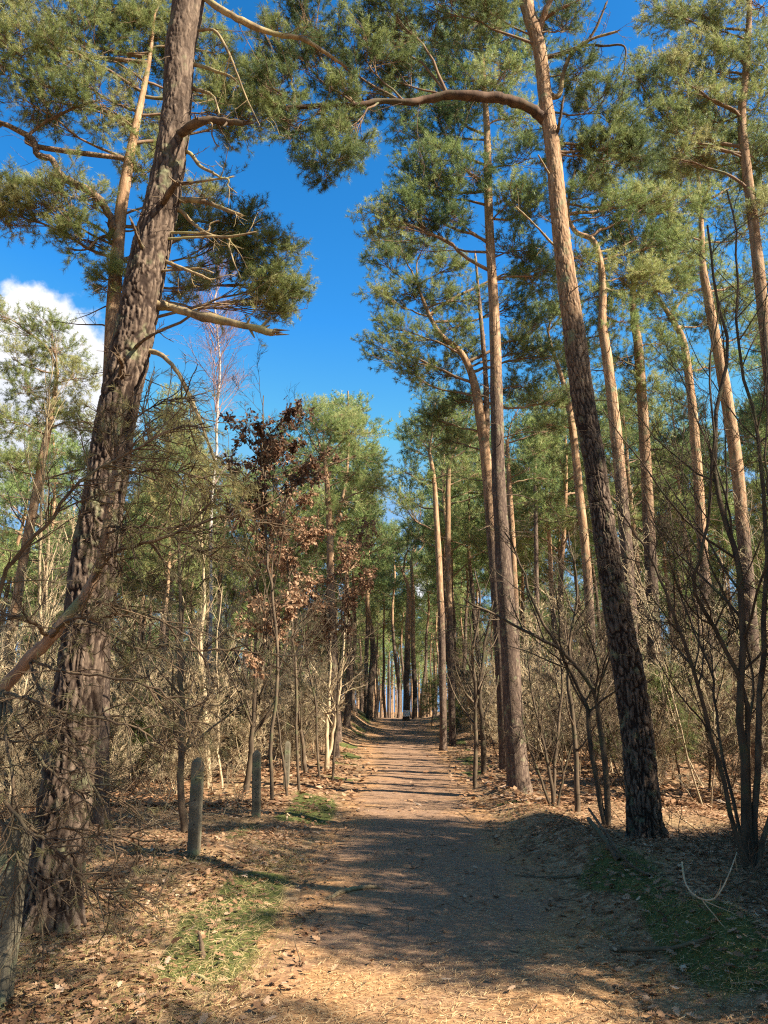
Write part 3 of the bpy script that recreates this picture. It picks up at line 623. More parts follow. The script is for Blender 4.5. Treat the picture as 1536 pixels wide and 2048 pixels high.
# behind the big leaning pine
rootC, CC, RC, bC = key_pine('pine_tree', 'orange pine with a wide bright crown standing behind the big leaning pine', 11.0,
    [(203, 1667), (205, 1400), (210, 1100), (217, 850), (222, 700), (227, 600), (235, 500), (245, 400), (257, 330), (268, 270), (285, 190), (300, 110), (310, 20)],
    [30, 28, 27, 27, 27, 27, 25, 23, 20, 16, 12, 8, 5],
    [(50, 50, 64, 11), (130, 40, 64, 11), (30, 130, 60, 10.8), (105, 130, 66, 10.8), (190, 120, 64, 11), (250, 40, 60, 11.2), (280, 120, 56, 11.4), (50, 205, 54, 10.8), (130, 210, 60, 10.8), (215, 220, 60, 10.8), (285, 230, 46, 11.4), (-30, 90, 60, 11), (190, 30, 50, 11.3), (-20, 10, 60, 11), (310, 15, 40, 11.2), (300, 75, 38, 11.2), (325, -40, 50, 11.2),
     (30, 395, 46, 10.6), (90, 410, 50, 10.6), (150, 400, 42, 10.7), (-10, 420, 46, 10.6), (300, 340, 30, 11.2), (160, 480, 26, 10.8), (230, 560, 18, 10.8),
     (440, 110, 48, 11.6), (485, 170, 46, 11.6), (520, 235, 36, 11.6), (430, 200, 48, 11.6), (470, 250, 34, 11.5), (400, 60, 44, 11.5), (540, 190, 30, 11.6),
     (500, 450, 44, 11.4), (545, 500, 42, 11.4), (570, 560, 40, 11.4), (520, 560, 38, 11.4), (450, 470, 42, 11.4), (400, 400, 34, 11.3), (380, 580, 30, 11.3), (590, 600, 26, 11.4), (470, 520, 34, 11.4), (540, 610, 26, 11.4), (340, 460, 34, 11.2)],
    0, False, 21, (4, 9.5), .68, limbr=.75, snags=(14, 4, 8, .3, 1.1))
px_branch(rootC, bC, [(228, 470, 11), (222, 440, 10.9), (195, 395, 10.8), (150, 368, 10.8), (120, 350, 10.8), (103, 318, 10.8), (75, 308, 10.8), (62, 275, 10.8), (0, 245, 10.8), (-40, 225, 10.8)], 19, 9, M_BARK, 'limb', 31, twigs=6, K=40)
px_branch(rootC, bC, [(65, 290, 10.8), (72, 258, 10.8), (100, 240, 10.7), (150, 215, 10.7), (200, 200, 10.7)], 9, 4, M_BARK, 'limb', 32, twigs=4)
px_branch(rootC, bC, [(232, 500, 11), (215, 475, 10.9), (195, 478, 10.8), (170, 500, 10.8), (125, 495, 10.8)], 8, 3, M_BARK, 'limb', 33, twigs=3)

# far trunks seen down the path
def waymark(root, base, x, y, Y):
    c = P(x, y, Y); mb = MB(); a = np.linspace(-1.1, 1.1, 7); z = np.array([0, .38]); r = .235
    V = np.array([[c[0]+r*math.sin(t_), c[1]+.22-r*math.cos(t_), c[2]+zz] for zz in z for t_ in a])
    V2 = V+np.array([0, .02, 0]); F = [[i, i+1, i+8, i+7] for i in range(6)] + [[i+14, i+21, i+22, i+15] for i in range(6)]
    mb.add(np.vstack([V, V2]), F, .5); mb.build('white_waymark', M_WHITE, root, base)
M_WHITE, t, b = mat('white_paint', .8); b.inputs['Base Color'].default_value = (.78, .77, .74, 1)
r0, c0, q0, b0 = key_pine('pine_tree', 'lone dark-footed pine with a white waymark, standing where the path ends', 50.0,
    [(812, 1441), (813, 1400), (814, 1330), (816, 1250), (818, 1200), (815, 1170), (806, 1145)], [14, 13, 12, 11, 9, 7, 5],
    [(800, 1090, 22, 50), (830, 1080, 22, 50), (780, 1120, 20, 50), (840, 1120, 20, 51), (815, 1050, 22, 50)], 2, False, 22, (3, 6), .6, snags=(10, 5, 9, .3, 1.3))
waymark(r0, b0, 813, 1433, 49.6)
key_pine('pine_tree', 'paired thin orange pine close behind the waymarked pine', 55.0, [(829, 1440), (830, 1380), (826, 1300), (826, 1200), (822, 1120)], [10, 10, 9, 8, 6],
    [(850, 1060, 22, 55), (820, 1020, 20, 55), (870, 1020, 22, 55), (840, 990, 20, 55)], 2, False, 23, (2, 5), .6)
key_pine('pine_tree', 'dark leaning pine on the left bank near the end of the path', 48.0, [(738, 1441), (742, 1360), (746, 1290), (735, 1210), (738, 1150)], [13, 12, 11, 9, 6],
    [(720, 1080, 26, 48), (760, 1060, 26, 48), (740, 1020, 26, 48), (700, 1040, 26, 48), (770, 1110, 20, 48)], 2, False, 24, (3, 7), .4)
key_pine('pine_tree', 'crooked pine of the right-hand pair, mid-way along the path', 31.0, [(887, 1500), (884, 1300), (879, 1150), (873, 1040), (868, 960), (858, 900)], [14, 14, 13, 11, 9, 6],
    [(850, 850, 34, 31), (890, 840, 36, 31), (830, 900, 30, 31), (870, 800, 34, 31), (910, 880, 32, 31), (850, 960, 26, 31), (920, 940, 26, 31), (825, 860, 26, 31)], 2, False, 25, (3.5, 7), .5)
key_pine('pine_tree', 'straight pine of the right-hand pair, forked stub at its top', 33.0, [(905, 1495), (901, 1300), (897, 1150), (896, 1040), (897, 950), (902, 915)], [14, 13, 12, 11, 9, 6],
    [(930, 860, 34, 33), (960, 900, 32, 33), (900, 820, 32, 33), (970, 840, 32, 33), (940, 800, 30, 33), (950, 950, 26, 33)], 2, False, 26, (3.5, 7), .5)
key_pine('pine_tree', 'slender pine close beside the slim orange-topped pine, away from the path', 27.0, [(1040, 1515), (1034, 1350), (1030, 1200), (1025, 1080), (1018, 960), (1014, 880)], [16, 15, 14, 12, 10, 7],
    [(1050, 860, 32, 27), (1080, 900, 32, 27), (1050, 940, 28, 27), (1100, 860, 30, 27), (1040, 810, 30, 27), (1090, 960, 26, 27)], 2, False, 27, (3.5, 7), .5)
key_pine('pine_tree', 'dark thin pine rising through the blue gap behind the slim pine', 30.0, [(1078, 1505), (1076, 1300), (1073, 1150), (1071, 1000), (1069, 900), (1067, 840)], [11, 10, 9, 8, 6, 4],
    [(1060, 900, 22, 30), (1095, 880, 22, 30), (1070, 950, 20, 30), (1075, 840, 24, 30), (1055, 1010, 16, 30)], 2, False, 28, (8, 14), .45)
key_pine('pine_tree', 'pinkish slanting pine under the white cloud', 20.0, [(-10, 1552), (20, 1300), (45, 1130), (70, 1000), (88, 900), (105, 820), (115, 740)], [22, 20, 18, 17, 15, 11, 7],
    [(60, 780, 44, 20), (110, 700, 42, 20), (150, 760, 40, 20), (40, 720, 38, 20), (130, 830, 40, 20.4), (20, 850, 40, 20), (170, 850, 34, 20.4), (90, 650, 30, 20), (0, 640, 34, 20), (180, 930, 30, 20.4), (30, 930, 36, 20)], 1, False, 29, (1, 4), .75, snags=(30, 2, 8, .4, 1.6))
key_pine('pine_tree', 'branchy round-crowned pine behind the brown-leaved oak', 27.0, [(668, 1516), (666, 1350), (662, 1200), (660, 1080), (655, 980), (650, 920)], [20, 18, 16, 14, 11, 8],
    [(600, 850, 38, 27), (650, 860, 40, 27), (700, 870, 38, 27), (740, 910, 34, 27), (620, 820, 30, 27), (570, 890, 34, 27), (640, 930, 36, 27.4), (700, 950, 36, 27), (680, 840, 34, 27.4), (750, 980, 30, 27), (600, 960, 32, 27.4), (650, 1010, 28, 27)], 1, False, 30, (3, 6), .62)

# ------------------------------------------------------------------ the rest of the pine stand (copies of a few builds)
def proto_pine(seed, h, cb, rmax, npads, lvl, r0, tintb, lean=.4, orange=(.35, .6)):
    rng = np.random.default_rng(seed); root = empty('pine_tree', (0, 0, 0))
    n = 8; zz = np.linspace(-.15, h, n); wob = np.cumsum(rng.normal(0, lean*.22, (n, 2)), 0); wob[0] = 0
    pts = np.column_stack([wob, zz]); rad = r0*(1-.78*np.linspace(0, 1, n)**1.1)
    mb = MB(); C, R = trunk_mesh(mb, pts, rad, False, rng, (orange[0]*h, orange[1]*h), sides=10 if lvl < 3 else 7, flare=.25, ring=.35 if lvl < 3 else .6)
    dead_twigs(rng, mb, C, R, 26 if lvl < 3 else 12, .12*h, cb*h*1.05, .3, 1.7); a = mb.build('trunk', M_BARK, root)
    pads = rpads(rng, 0, 0, cb*h, h*.985, rmax, npads, .55, 1.0, trunk=C)
    mb = MB(); foliage(mb, rng, C, pads, tintb=tintb, **fol_args(lvl)); c = mb.build('crown', [M_TWIG, M_NEEDLE], root)
    PARTS[root.name] = [a, c]; root['h'] = h; return root
protos_mid = [proto_pine(101, 14, .55, 2.4, 20, 2, .17, .5), proto_pine(102, 15.5, .62, 2.2, 18, 2, .18, .42), proto_pine(103, 13, .5, 2.5, 20, 2, .15, .6, .6), proto_pine(104, 16.5, .6, 2.6, 22, 2, .20, .5, .3), proto_pine(105, 12, .45, 2.0, 17, 2, .13, .68, .7), proto_pine(106, 14.5, .6, 2.1, 16, 2, .15, .45, .8)]
protos_far = [proto_pine(111, 15, .58, 2.5, 17, 3, .17, .5), proto_pine(112, 13.5, .55, 2.4, 16, 3, .15, .6, .5), proto_pine(113, 16, .62, 2.3, 16, 3, .18, .42, .5), proto_pine(114, 12.5, .5, 2.2, 15, 3, .14, .65, .7)]
used = {}
taken = [(o.location.x, o.location.y) for o in bpy.data.objects if o.type == 'EMPTY' and o.get('category') == 'pine tree']
rr = random.Random(5)
cand = []
def try_spot(x, y, dmin):
    if any((x-a)**2+(y-b)**2 < dmin*dmin for a, b in taken): return False
    taken.append((x, y)); return True
placed = []
for x_, y_, s_ in ((-1.75, 37, -1), (3.9, 40, 1), (-1.7, 45, -1), (4.1, 48, 1), (-1.2, 54, -1), (4.2, 56, 1), (1.2, 63, 1), (.2, 68, -1), (3.0, 66, 1), (2.1, 74, 1), (-.8, 77, -1)):
    taken.append((x_, y_)); placed.append((x_, y_, s_))
for k in range(12000):
    y = 13 + 130*rr.random()**1.25; half = .56*y+3; x = rr.uniform(-half, half)
    d = x-float(path_c(min(y, 62))); side = 1 if d > 0 else -1
    if y < 75 and (abs(d) < (2.7 if y > 30 else 4.5)): continue
    if side < 0 and y < 25: continue
    if side > 0 and y < 27: continue
    if -.03 < x/y - .012 < .02 and y < 58: continue
    if .008 < x/y < .022 and y < 90: continue
    dmin = (5.2 if y < 26 else 2.4) if side > 0 else (3.6 if y < 30 else 2.9)
    if y > 60: dmin = 3.5
    if try_spot(x, y, dmin): placed.append((x, y, side))
    if len(placed) > 300: break
# the forest goes on unseen: pines added to shade the path and dim skylight
shade = [(8.6, 3.4), (10.0, -1.9), (13.5, 4.5)]
shade += [(-7, -3), (-11, 1), (-8.5, 5), (-13, 7), (-10, 10.5), (-16, 3), (-14.5, 12.5), (-19, 9), (-6, -8), (-12, -7), (-18, -3), (-2, -9), (3, -10), (7, -12), (-22, 15), (-8, -14), (-24, 3), (1, -15), (-17, -12), (-12.5, 16)]
for x, y in shade: placed.append((x, y, 2))
def ordinal(n):
    o = ['first', 'second', 'third', 'fourth', 'fifth', 'sixth', 'seventh', 'eighth', 'ninth', 'tenth', 'eleventh', 'twelfth', 'thirteenth', 'fourteenth', 'fifteenth', 'sixteenth', 'seventeenth', 'eighteenth', 'nineteenth', 'twentieth']
    return o[n] if n < 20 else ('twenty-' if n < 29 else 'thirty-')+o[(n-20) % 10] if n < 40 else 'last'
zones = {}
for (x, y, side) in placed:
    far = y > 42; pool = protos_far if far else protos_mid
    if side == -1: pool = [pool[i] for i in ((0, 2, 4) if not far else (0, 1, 3))]
    k = rr.randrange(len(pool)); src = pool[k]
    h = src['h']; want = rr.uniform(11.5, 14.5) if side == -1 else rr.uniform(14, 18)
    if side == -1 and y < 27: want = rr.uniform(9.0, 11.5)
    if abs(x-float(path_c(min(y, 60)))) < 6 and y > 30: want = rr.uniform(14, 16.5)
    if abs(x-1.2) < 3.1 and 35 < y < 57: want = 17.5 if side > 0 else 13.8
    s = want/h; loc = (x, y, float(H(x, y)))
    if src.name not in used: o = src; used[src.name] = 1; o.location = loc; o.rotation_euler = (0, 0, rr.uniform(0, 6.28)); o.scale = (s**.6, s**.6, s)
    else: o = copy_tree(src, loc, rr.uniform(0, 6.28), (s**.6*rr.uniform(.68, 1.05), s))
    o['category'] = 'pine tree'
    zn = ('shade' if side == 2 else ('L' if side < 0 else 'R')) + ('far' if y > 62 else 'mid' if y > 34 else 'near')
    zones.setdefault(zn, []).append((abs(x/y-.012), o, want))
LM = [(150, 'behind the slumped young pine'), (330, 'behind the big leaning pine'), (470, 'below the white-stemmed birch'), (600, 'behind the dark-leaved oak'), (720, 'behind the russet oak saplings'), (790, 'left of the waymarked pine'), (850, 'about the waymarked pine'), (960, 'behind the mid-way pine pair'),
      (1040, 'close behind the slim path-edge pine'), (1150, 'beyond the slim path-edge pine'), (1290, 'behind the pale arching-limb pine'), (1420, 'before the large dark bush'), (1580, 'behind the large dark bush')]
def label_all(lst, shared):
    """lst: (object, phrase, group); names the landmark each stands behind and counts across from the left"""
    cells = {}
    for o, ph, gr in lst:
        x, y = o.location.x, o.location.y; px = 768+FPX*x/max(y*.97-.2, 1); o['group'] = gr
        if px < -60 or px > 1590 or y < 3: o['label'] = shared; o['group'] = shared.split(' standing')[0]+' outside the view'; continue
        lm = next((t_ for e_, t_ in LM if px < e_), LM[-1][1]); cells.setdefault((ph, lm), []).append((px, o))
    for (ph, lm), q_ in cells.items():
        q_.sort(key=lambda t_: t_[0])
        for i_, (_, o) in enumerate(q_): o['label'] = f'{ph} {lm}' if len(q_) == 1 else f'{ph} {lm}, {ordinal(i_)} from the left'
al = []
for zn, lst in zones.items():
    for _, o, want in lst:
        d_ = 'near' if 'near' in zn else 'middle-distance' if 'mid' in zn else 'distant' if o.location.y < 95 else 'faint far-off'
        al.append((o, f"{'tall' if want > 15.6 else 'short' if want < 12.6 else 'slender'} {d_} pine", 'pines of the stand behind the undergrowth' if 'far' not in zn else 'pines in the back rows'))
label_all(al, 'pine standing round about beyond the edges of the view')
for p_ in protos_mid+protos_far:
    if p_.name not in used:
        for ch in PARTS[p_.name]: bpy.data.objects.remove(ch)
        bpy.data.objects.remove(p_)
# a wooded mass closes the view where single trunks can no longer be told apart
rng = np.random.default_rng(9); mb = MB(); n = 900
yy = rng.uniform(140, 230, n); xx = rng.uniform(-.7, .7, n)*yy; kk = ~((xx/yy > -.005) & (xx/yy < .03) & (rng.random(n) < .25)); xx, yy = xx[kk], yy[kk]; n = len(xx)
zz = H(xx, yy); hh = rng.uniform(11, 16, n); S = np.stack([xx, yy, zz-.2], 1)
tubes(mb, np.stack([S+np.array([0, 0, 1])*(hh*f_)[:, None]+rng.normal(0, .15, (n, 3))*f_ for f_ in (0, .33, .66, 1)], 1), np.array([.2, .17, .13, .06]), 5, .8)
q = np.repeat(np.arange(n), 60); u = rng.uniform(.5, 1.02, len(q)); r_ = 2.4*np.sqrt(rng.uniform(0, 1, len(q)))*(1.15-u)
a = rng.uniform(0, 6.28, len(q)); pos = S[q]+np.stack([r_*2*np.cos(a), r_*2*np.sin(a), u*hh[q]], 1)
needles(rng, mb, pos, rng.normal(0, 1, pos.shape)+np.array([0, 0, .8]), 5, .5, .55, .13, np.clip(rng.normal(.5, .2, len(q)), 0, 1), 1)
tag(mb.build('distant_forest', [M_BARK, M_NEEDLE]), 'far wood closing the view at the end of the path', None, None, 'stuff')

# ------------------------------------------------------------------ concrete posts along the left verge
def post(x, y, label, lean=(0, 0), h=.95, w=.118):
    g = float(H(x, y)); root = empty('concrete_post', (x, y, g), label, 'post', 'concrete posts along the path'); rng = np.random.default_rng(int(y*100))
    zs = np.concatenate([np.linspace(-.15, h-.07, 16), [h-.045, h-.012, h]]); sc = np.concatenate([np.ones(16), [.9, .45, .12]])
    c8 = np.array([(-1, -.78), (-.78, -1), (.78, -1), (1, -.78), (1, .78), (.78, 1), (-.78, 1), (-1, .78)])*w/2
    V = np.array([[c[0]*s_+lean[0]*z+rng.normal(0, .0012), c[1]*s_+lean[1]*z+rng.normal(0, .0012), z] for z, s_ in zip(zs, sc) for c in c8]); K = len(zs)
    F = [[k*8+i, k*8+(i+1) % 8, (k+1)*8+(i+1) % 8, (k+1)*8+i] for k in range(K-1) for i in range(8)]+[[(K-1)*8, (K-1)*8+2, (K-1)*8+4, (K-1)*8+6]]
    mb = MB(); mb.add(V, F); o = mb.build('shaft', M_POST, root)
    for m_ in o.data.polygons: m_.use_smooth = False
    mb = MB()
    for z in (h-.22, h-.42, h-.66):
        a = np.arange(8)*PI/4; c = np.array([lean[0]*z, -w/2+lean[1]*z-.002, z]); ring = c+np.stack([.009*np.cos(a), 0*a, .009*np.sin(a)], 1)
        mb.add(np.vstack([ring, ring+np.array([0, .004, 0])]), [[i, (i+1) % 8, 8+(i+1) % 8, 8+i] for i in range(8)]); mb.add(ring, [[0, 1, 2, 3], [0, 3, 4, 7], [4, 5, 6, 7]])
    mb.build('wire_hole', M_HOLE, root)
M_HOLE, t, b = mat('wire_hole_shadow', 1); b.inputs['Base Color'].default_value = (.05, .04, .035, 1)
post(-2.11, 4.72, 'algae-stained concrete post at the foot of the leaning pine, cut off by the frame', (.01, 0), .98, .13)
post(-1.96, 8.55, 'square concrete post with chamfered top beside a thin dark trunk', (-.012, 0))
post(-1.87, 12.0, 'pierced concrete post standing clear in the leaf litter, second beyond the leaning pine', (-.03, 0), .93)
post(-2.0, 16.6, 'concrete post half lost among thin sapling stems', (.01, 0))
post(-2.05, 20.6, 'small concrete post leaning among the far saplings', (-.05, 0))
post(-1.86, 34.5, 'distant concrete post at the foot of the far left bank', (0, 0))

# ------------------------------------------------------------------ undergrowth
def sapling_mesh(mb, stems, rng, n1=9, n2=5, n3=0, l1=.34, l2=.4, tint=.5, r2=.004, up=.06, t0=.22, sides=7, ang=(.45, 1.0), flat=.8, droop=0):
    """stems: list of (points, radii). Adds side branches and twigs; returns the finest twigs"""
    last = []
    for C, R in stems:
        tubes(mb, C[None], R[None], sides, tint)
        L = np.linalg.norm(C[-1]-C[0])
        k1, b1, t1 = kids(rng, C[None], n1, t0, .98, ang[0], ang[1], L*l1, 7, .10, up, flat, .55)
        r1 = np.maximum(np.interp(t1, np.linspace(0, 1, len(R)), R)*.5, r2*1.3)
        tubes(mb, k1, r1[:, None]*np.linspace(1, .35, 7)[None], 4, tint)
        l1s = np.linalg.norm(k1[:, -1]-k1[:, 0], axis=1)
        k2, b2, t2 = kids(rng, k1, n2, .2, .98, .4, 1.0, l1s*l2, 5, .13, up*.7-droop, flat, .3)
        tubes(mb, k2, r2*np.linspace(1, .5, 5), 3, tint); last.append(k2)
        if n3:
            n3 = int(n3*1.4+.5)
            l2s = np.linalg.norm(k2[:, -1]-k2[:, 0], axis=1)
            k3, _, _ = kids(rng, k2, n3, .2, .98, .4, 1.0, l2s*.5, 4, .14, up*.7-droop, flat, .2); tubes(mb, k3, r2*.6*np.linspace(1, .6, 4), 3, tint); last.append(k3)
    return last
def px_sapling(name, label, cat, stems, mat_, seed, group=None, wpx=10, **kw):
    rng = np.random.default_rng(seed); st = []
    for pts in stems:
        w = wpx
        if not isinstance(pts, list): pts, w = pts
        W3 = np.array([P(*p_) for p_ in pts]); d0 = pts[0][2]*.84/FPX/2
        if pts[0][1] > 1480: W3[0, 2] = float(H(W3[0, 0], W3[0, 1]))-.05
        C, R = curve(W3, 22, np.linspace(w*d0, w*d0*.28, len(W3)))
        L = np.linalg.norm(C[-1]-C[0]); C = C+np.concatenate([np.zeros((1, 3)), np.cumsum(rng.normal(0, .0035*L, (21, 3)), 0)]); st.append((C, R))
    base = st[0][0][0].copy(); root = empty(name, base, label, cat, group)
    mb = MB()
    for C, R in st: tubes(mb, C[None], R[None], 8, .5)
    mb.build('stem', mat_, root, base) if len(st) == 1 else None
    if len(st) > 1:
        for o_, (C, R) in zip(range(len(st)), st):
            m2 = MB(); tubes(m2, C[None], R[None], 8, .5); m2.build('stem', mat_, root, base)
    mb = MB(); dummy = MB(); tips = []
    for C, R in st:
        m3 = MB(); tp = sapling_mesh(m3, [(C, R)], rng, **kw); tips += tp
        mb.v += m3.v[1:]; mb.t += m3.t[1:]; mb.c += m3.c[1:]; off = len(m3.v[0])
        for k in (3, 4):
            fs = m3.f[k][1:] if k == 4 else m3.f[k]; ms = m3.m[k][1:] if k == 4 else m3.m[k]
            mb.f[k] += [f-off+mb.n for f in fs]; mb.m[k] += ms
        mb.n += m3.n-off
    mb.build('twig_crown', mat_, root, base)
    return root, base, tips
def leaves_on(rng, mb, tips, n, size, sel=None, mean=.5, hang=.5):
    for tp in tips:
        q = np.repeat(np.arange(len(tp)), n); pos, T = along(tp, q, rng.uniform(.3, 1, len(q)))
        if sel is not None:
            keep = sel(pos); pos, T = pos[keep], T[keep]
        if not len(pos): continue
        D = nrm(T*.5+rng.normal(0, .55, T.shape)+np.array([0, 0, -hang])); Wv = nrm(np.cross(D, rng.normal(0, 1, D.shape))); Nn = np.cross(D, Wv)
        s = size*rng.uniform(.6, 1.2, (len(pos), 1)); curl = rng.uniform(-.25, .35, (len(pos), 1))
        a = pos; m1 = pos+D*s*.55+Wv*s*.27+Nn*s*curl*.5; m2 = pos+D*s*.55-Wv*s*.27+Nn*s*curl*.5; mc = pos+D*s*.5; e = pos+D*s+Nn*s*curl
        V = np.stack([a, m1, mc, m2, e], 1).reshape(-1, 3); i = np.arange(len(pos))[:, None]*5
        F = np.stack([i+np.array([0, 1, 2]), i+np.array([1, 4, 2]), i+np.array([0, 2, 3]), i+np.array([2, 4, 3])], 1).reshape(-1, 3)
        mb.add(V, F, np.repeat(np.clip(rng.normal(mean, .22, len(pos)), 0, 1), 5))

# dark multi-stemmed bush by the right edge
px_sapling('bare_bush', 'large dark multi-stemmed bare bush whose stems fan up beyond the pale pine', 'bush', [
    ([(1502, 1735, 8), (1490, 1560, 8), (1480, 1400, 8), (1472, 1200, 8), (1450, 1080, 8), (1425, 960, 8), (1440, 820, 8), (1465, 700, 8), (1440, 560, 8), (1420, 430, 8)], 20),
    ([(1510, 1725, 8.1), (1518, 1500, 8.1), (1525, 1300, 8.2), (1528, 1120, 8.3), (1515, 950, 8.4), (1500, 800, 8.4), (1480, 640, 8.4), (1478, 480, 8.4), (1472, 360, 8.4)], 16),
    ([(1492, 1715, 7.9), (1440, 1540, 7.8), (1395, 1400, 7.7), (1350, 1270, 7.6), (1310, 1160, 7.6), (1270, 1080, 7.6), (1225, 1010, 7.6)], 12),
    ([(1500, 1720, 8), (1476, 1450, 8), (1420, 1290, 7.9), (1365, 1200, 7.8), (1352, 1140, 7.8), (1372, 1040, 7.8), (1385, 900, 7.8), (1370, 760, 7.8), (1382, 620, 7.8)], 13),
    ([(1512, 1725, 8), (1560, 1500, 8), (1590, 1250, 8), (1560, 1050, 8), (1530, 900, 8), (1545, 700, 8)], 12),
    ([(1496, 1715, 8.1), (1462, 1580, 8.2), (1440, 1460, 8.3), (1420, 1350, 8.4), (1380, 1250, 8.5), (1330, 1100, 8.6), (1290, 980, 8.6)], 9),
    ([(1508, 1722, 8), (1500, 1500, 8.2), (1510, 1350, 8.3), (1480, 1250, 8.3), (1420, 1130, 8.3), (1400, 1000, 8.3), (1330, 880, 8.4)], 8)],
    M_STEM, 41, n1=13, n2=7, n3=4, l1=.36, l2=.5, r2=.0035)
px_sapling('bare_bush', 'bare thin-stemmed bush between the slim pine and the crooked twin stem', 'bush', [
    ([(1108, 1612, 12.8), (1090, 1500, 12.8), (1065, 1400, 12.8), (1050, 1300, 12.8)], 9), ([(1105, 1612, 12.8), (1112, 1500, 12.8), (1125, 1380, 12.8), (1120, 1260, 12.8), (1090, 1170, 12.8)], 9),
    ([(1102, 1612, 12.8), (1075, 1540, 12.8), (1052, 1470, 12.8), (1040, 1380, 12.8)], 7), ([(1112, 1612, 12.8), (1130, 1540, 12.8), (1160, 1440, 12.8), (1190, 1330, 12.8)], 6)],
    M_STEM, 42, n1=10, n2=6, n3=4, l1=.4, l2=.5)
px_sapling('bare_sapling', 'single upright bare sapling with mossy foot between the two big right-hand pines', 'sapling', [[(1155, 1622, 12.2), (1152, 1520, 12.2), (1143, 1400, 12.2), (1140, 1300, 12.2), (1150, 1180, 12.2), (1130, 1060, 12.2)]], M_STEM, 43, wpx=14, n1=14, n2=6, n3=4)
px_sapling('bare_sapling', 'crooked twin-stemmed bare sapling arching toward the path beside the pale pine', 'sapling', [
    ([(1216, 1652, 11), (1205, 1520, 11), (1195, 1430, 11), (1180, 1370, 10.9), (1130, 1310, 10.8), (1070, 1280, 10.7), (1000, 1240, 10.6), (930, 1205, 10.5)], 15),
    ([(1212, 1648, 11), (1196, 1500, 11), (1180, 1400, 11), (1135, 1310, 10.9), (1085, 1225, 10.8), (1060, 1130, 10.8), (1020, 1060, 10.7)], 13)], M_STEM, 44, n1=13, n2=7, n3=4, l1=.4)
px_sapling('bare_sapling', 'slim dark sapling with green moss at its foot, right verge of the path', 'sapling', [[(950, 1562, 17), (950, 1480, 17), (953, 1400, 17), (948, 1300, 17), (958, 1200, 17), (945, 1130, 17)]], M_STEM, 45, wpx=11, n1=14, n2=6, n3=4, l1=.36)
px_sapling('bare_sapling', 'dark two-branched sapling just behind the mossy-footed one', 'sapling', [[(968, 1528, 19.5), (964, 1450, 19.5), (958, 1380, 19.5), (968, 1290, 19.5), (985, 1200, 19.5)]], M_STEM, 46, wpx=14, n1=12, n2=6, n3=4, l1=.36)
px_sapling('bare_sapling', 'dark thin trunk touching the chamfered concrete post', 'sapling', [[(371, 1650, 10.6), (372, 1560, 10.6), (374, 1450, 10.6), (371, 1350, 10.6), (378, 1230, 10.6), (372, 1100, 10.6), (385, 980, 10.6)]], M_STEM, 47, wpx=18, n1=15, n2=6, n3=4)
px_sapling('bare_sapling', 'dark sapling trunk between the chamfered post and the pierced post', 'sapling', [[(492, 1592, 15.2), (497, 1500, 15.2), (500, 1400, 15.2), (505, 1300, 15.2), (498, 1180, 15.2), (510, 1050, 15.2)]], M_STEM, 48, wpx=15, n1=14, n2=6, n3=4)
px_sapling('bare_sapling', 'leaning thin sapling behind the chamfered post, pale above', 'sapling', [[(445, 1563, 17), (438, 1480, 17), (436, 1400, 17), (428, 1300, 17), (440, 1180, 17)]], M_PALE, 49, wpx=6, n1=12, n2=6, n3=4)
px_sapling('bare_sapling', 'sapling leaning left behind the small far post', 'sapling', [[(612, 1545, 20), (605, 1470, 20), (598, 1380, 20), (590, 1300, 20), (600, 1200, 20)]], M_STEM, 50, wpx=10, n1=12, n2=6, n3=4)
px_sapling('bare_sapling', 'pale twin sapling rising on the mossy left verge of the path', 'sapling', [([(653, 1532, 21.5), (656, 1450, 21.5), (662, 1380, 21.5), (665, 1290, 21.5), (655, 1180, 21.5)], 10), ([(655, 1532, 21.5), (668, 1460, 21.5), (682, 1380, 21.5), (690, 1290, 21.5), (700, 1210, 21.5)], 8)], M_PALE, 51, n1=12, n2=6, n3=4)
px_sapling('bare_sapling', 'thick pale greenish stem beside the far left verge post', 'sapling', [[(668, 1497, 29), (668, 1430, 29), (676, 1360, 29), (690, 1290, 29), (688, 1200, 29)]], M_PALE, 52, wpx=14, n1=12, n2=6, n3=4)

# oaks that kept their brown leaves
def oak(label, stems, clumps, seed, mean, nleaf, Y, mat_=M_STEM, size=.085, wpx=6, **kw):
    root, base, tips = px_sapling('leafy_oak_sapling', label, 'oak sapling', stems, mat_, seed, wpx=wpx, **kw)
    rng = np.random.default_rng(seed+1000); mb = MB(); wood = MB(); C0 = np.array([P(*p_) for p_ in (stems[0][0] if isinstance(stems[0], tuple) else stems[0])]); C0 = curve(C0, 24)
    for (x, y, r) in [(x+rng.normal(0, 36), y+rng.normal(0, 32), r*rng.uniform(.7, 1.35)) for (x, y, r) in clumps+clumps]:
        c = P(x, y, Y+rng.uniform(-.9, .9)); rw = r/FPX*Y; s = C0[np.argmin(np.abs(C0[:, 2]-(c[2]-.5)))]
        lb = grow(rng, s[None], (c-s)[None], np.linalg.norm(c-s)*1.05, 8, .05); tubes(wood, lb, .012*np.linspace(1, .4, 8), 5)
        n = 16; D = rng.normal(0, 1, (n, 3)); tw = grow(rng, along(lb, np.zeros(n, int), rng.uniform(.55, 1, n))[0], D, rw*rng.uniform(.5, 1.15, n), 5, .15); tubes(wood, tw, .004*np.linspace(1, .5, 5), 3)
        t3, _, _ = kids(rng, tw, 4, .3, 1, .4, 1, rw*.4, 4, .15); tubes(wood, t3, .0025*np.linspace(1, .6, 4), 3)
        leaves_on(rng, mb, [tw], nleaf+1, size, mean=mean); leaves_on(rng, mb, [t3], 2, size, mean=mean)
    wood.build('leafy_branches', mat_, root, base); mb.build('withered_foliage', M_OAK, root, base)
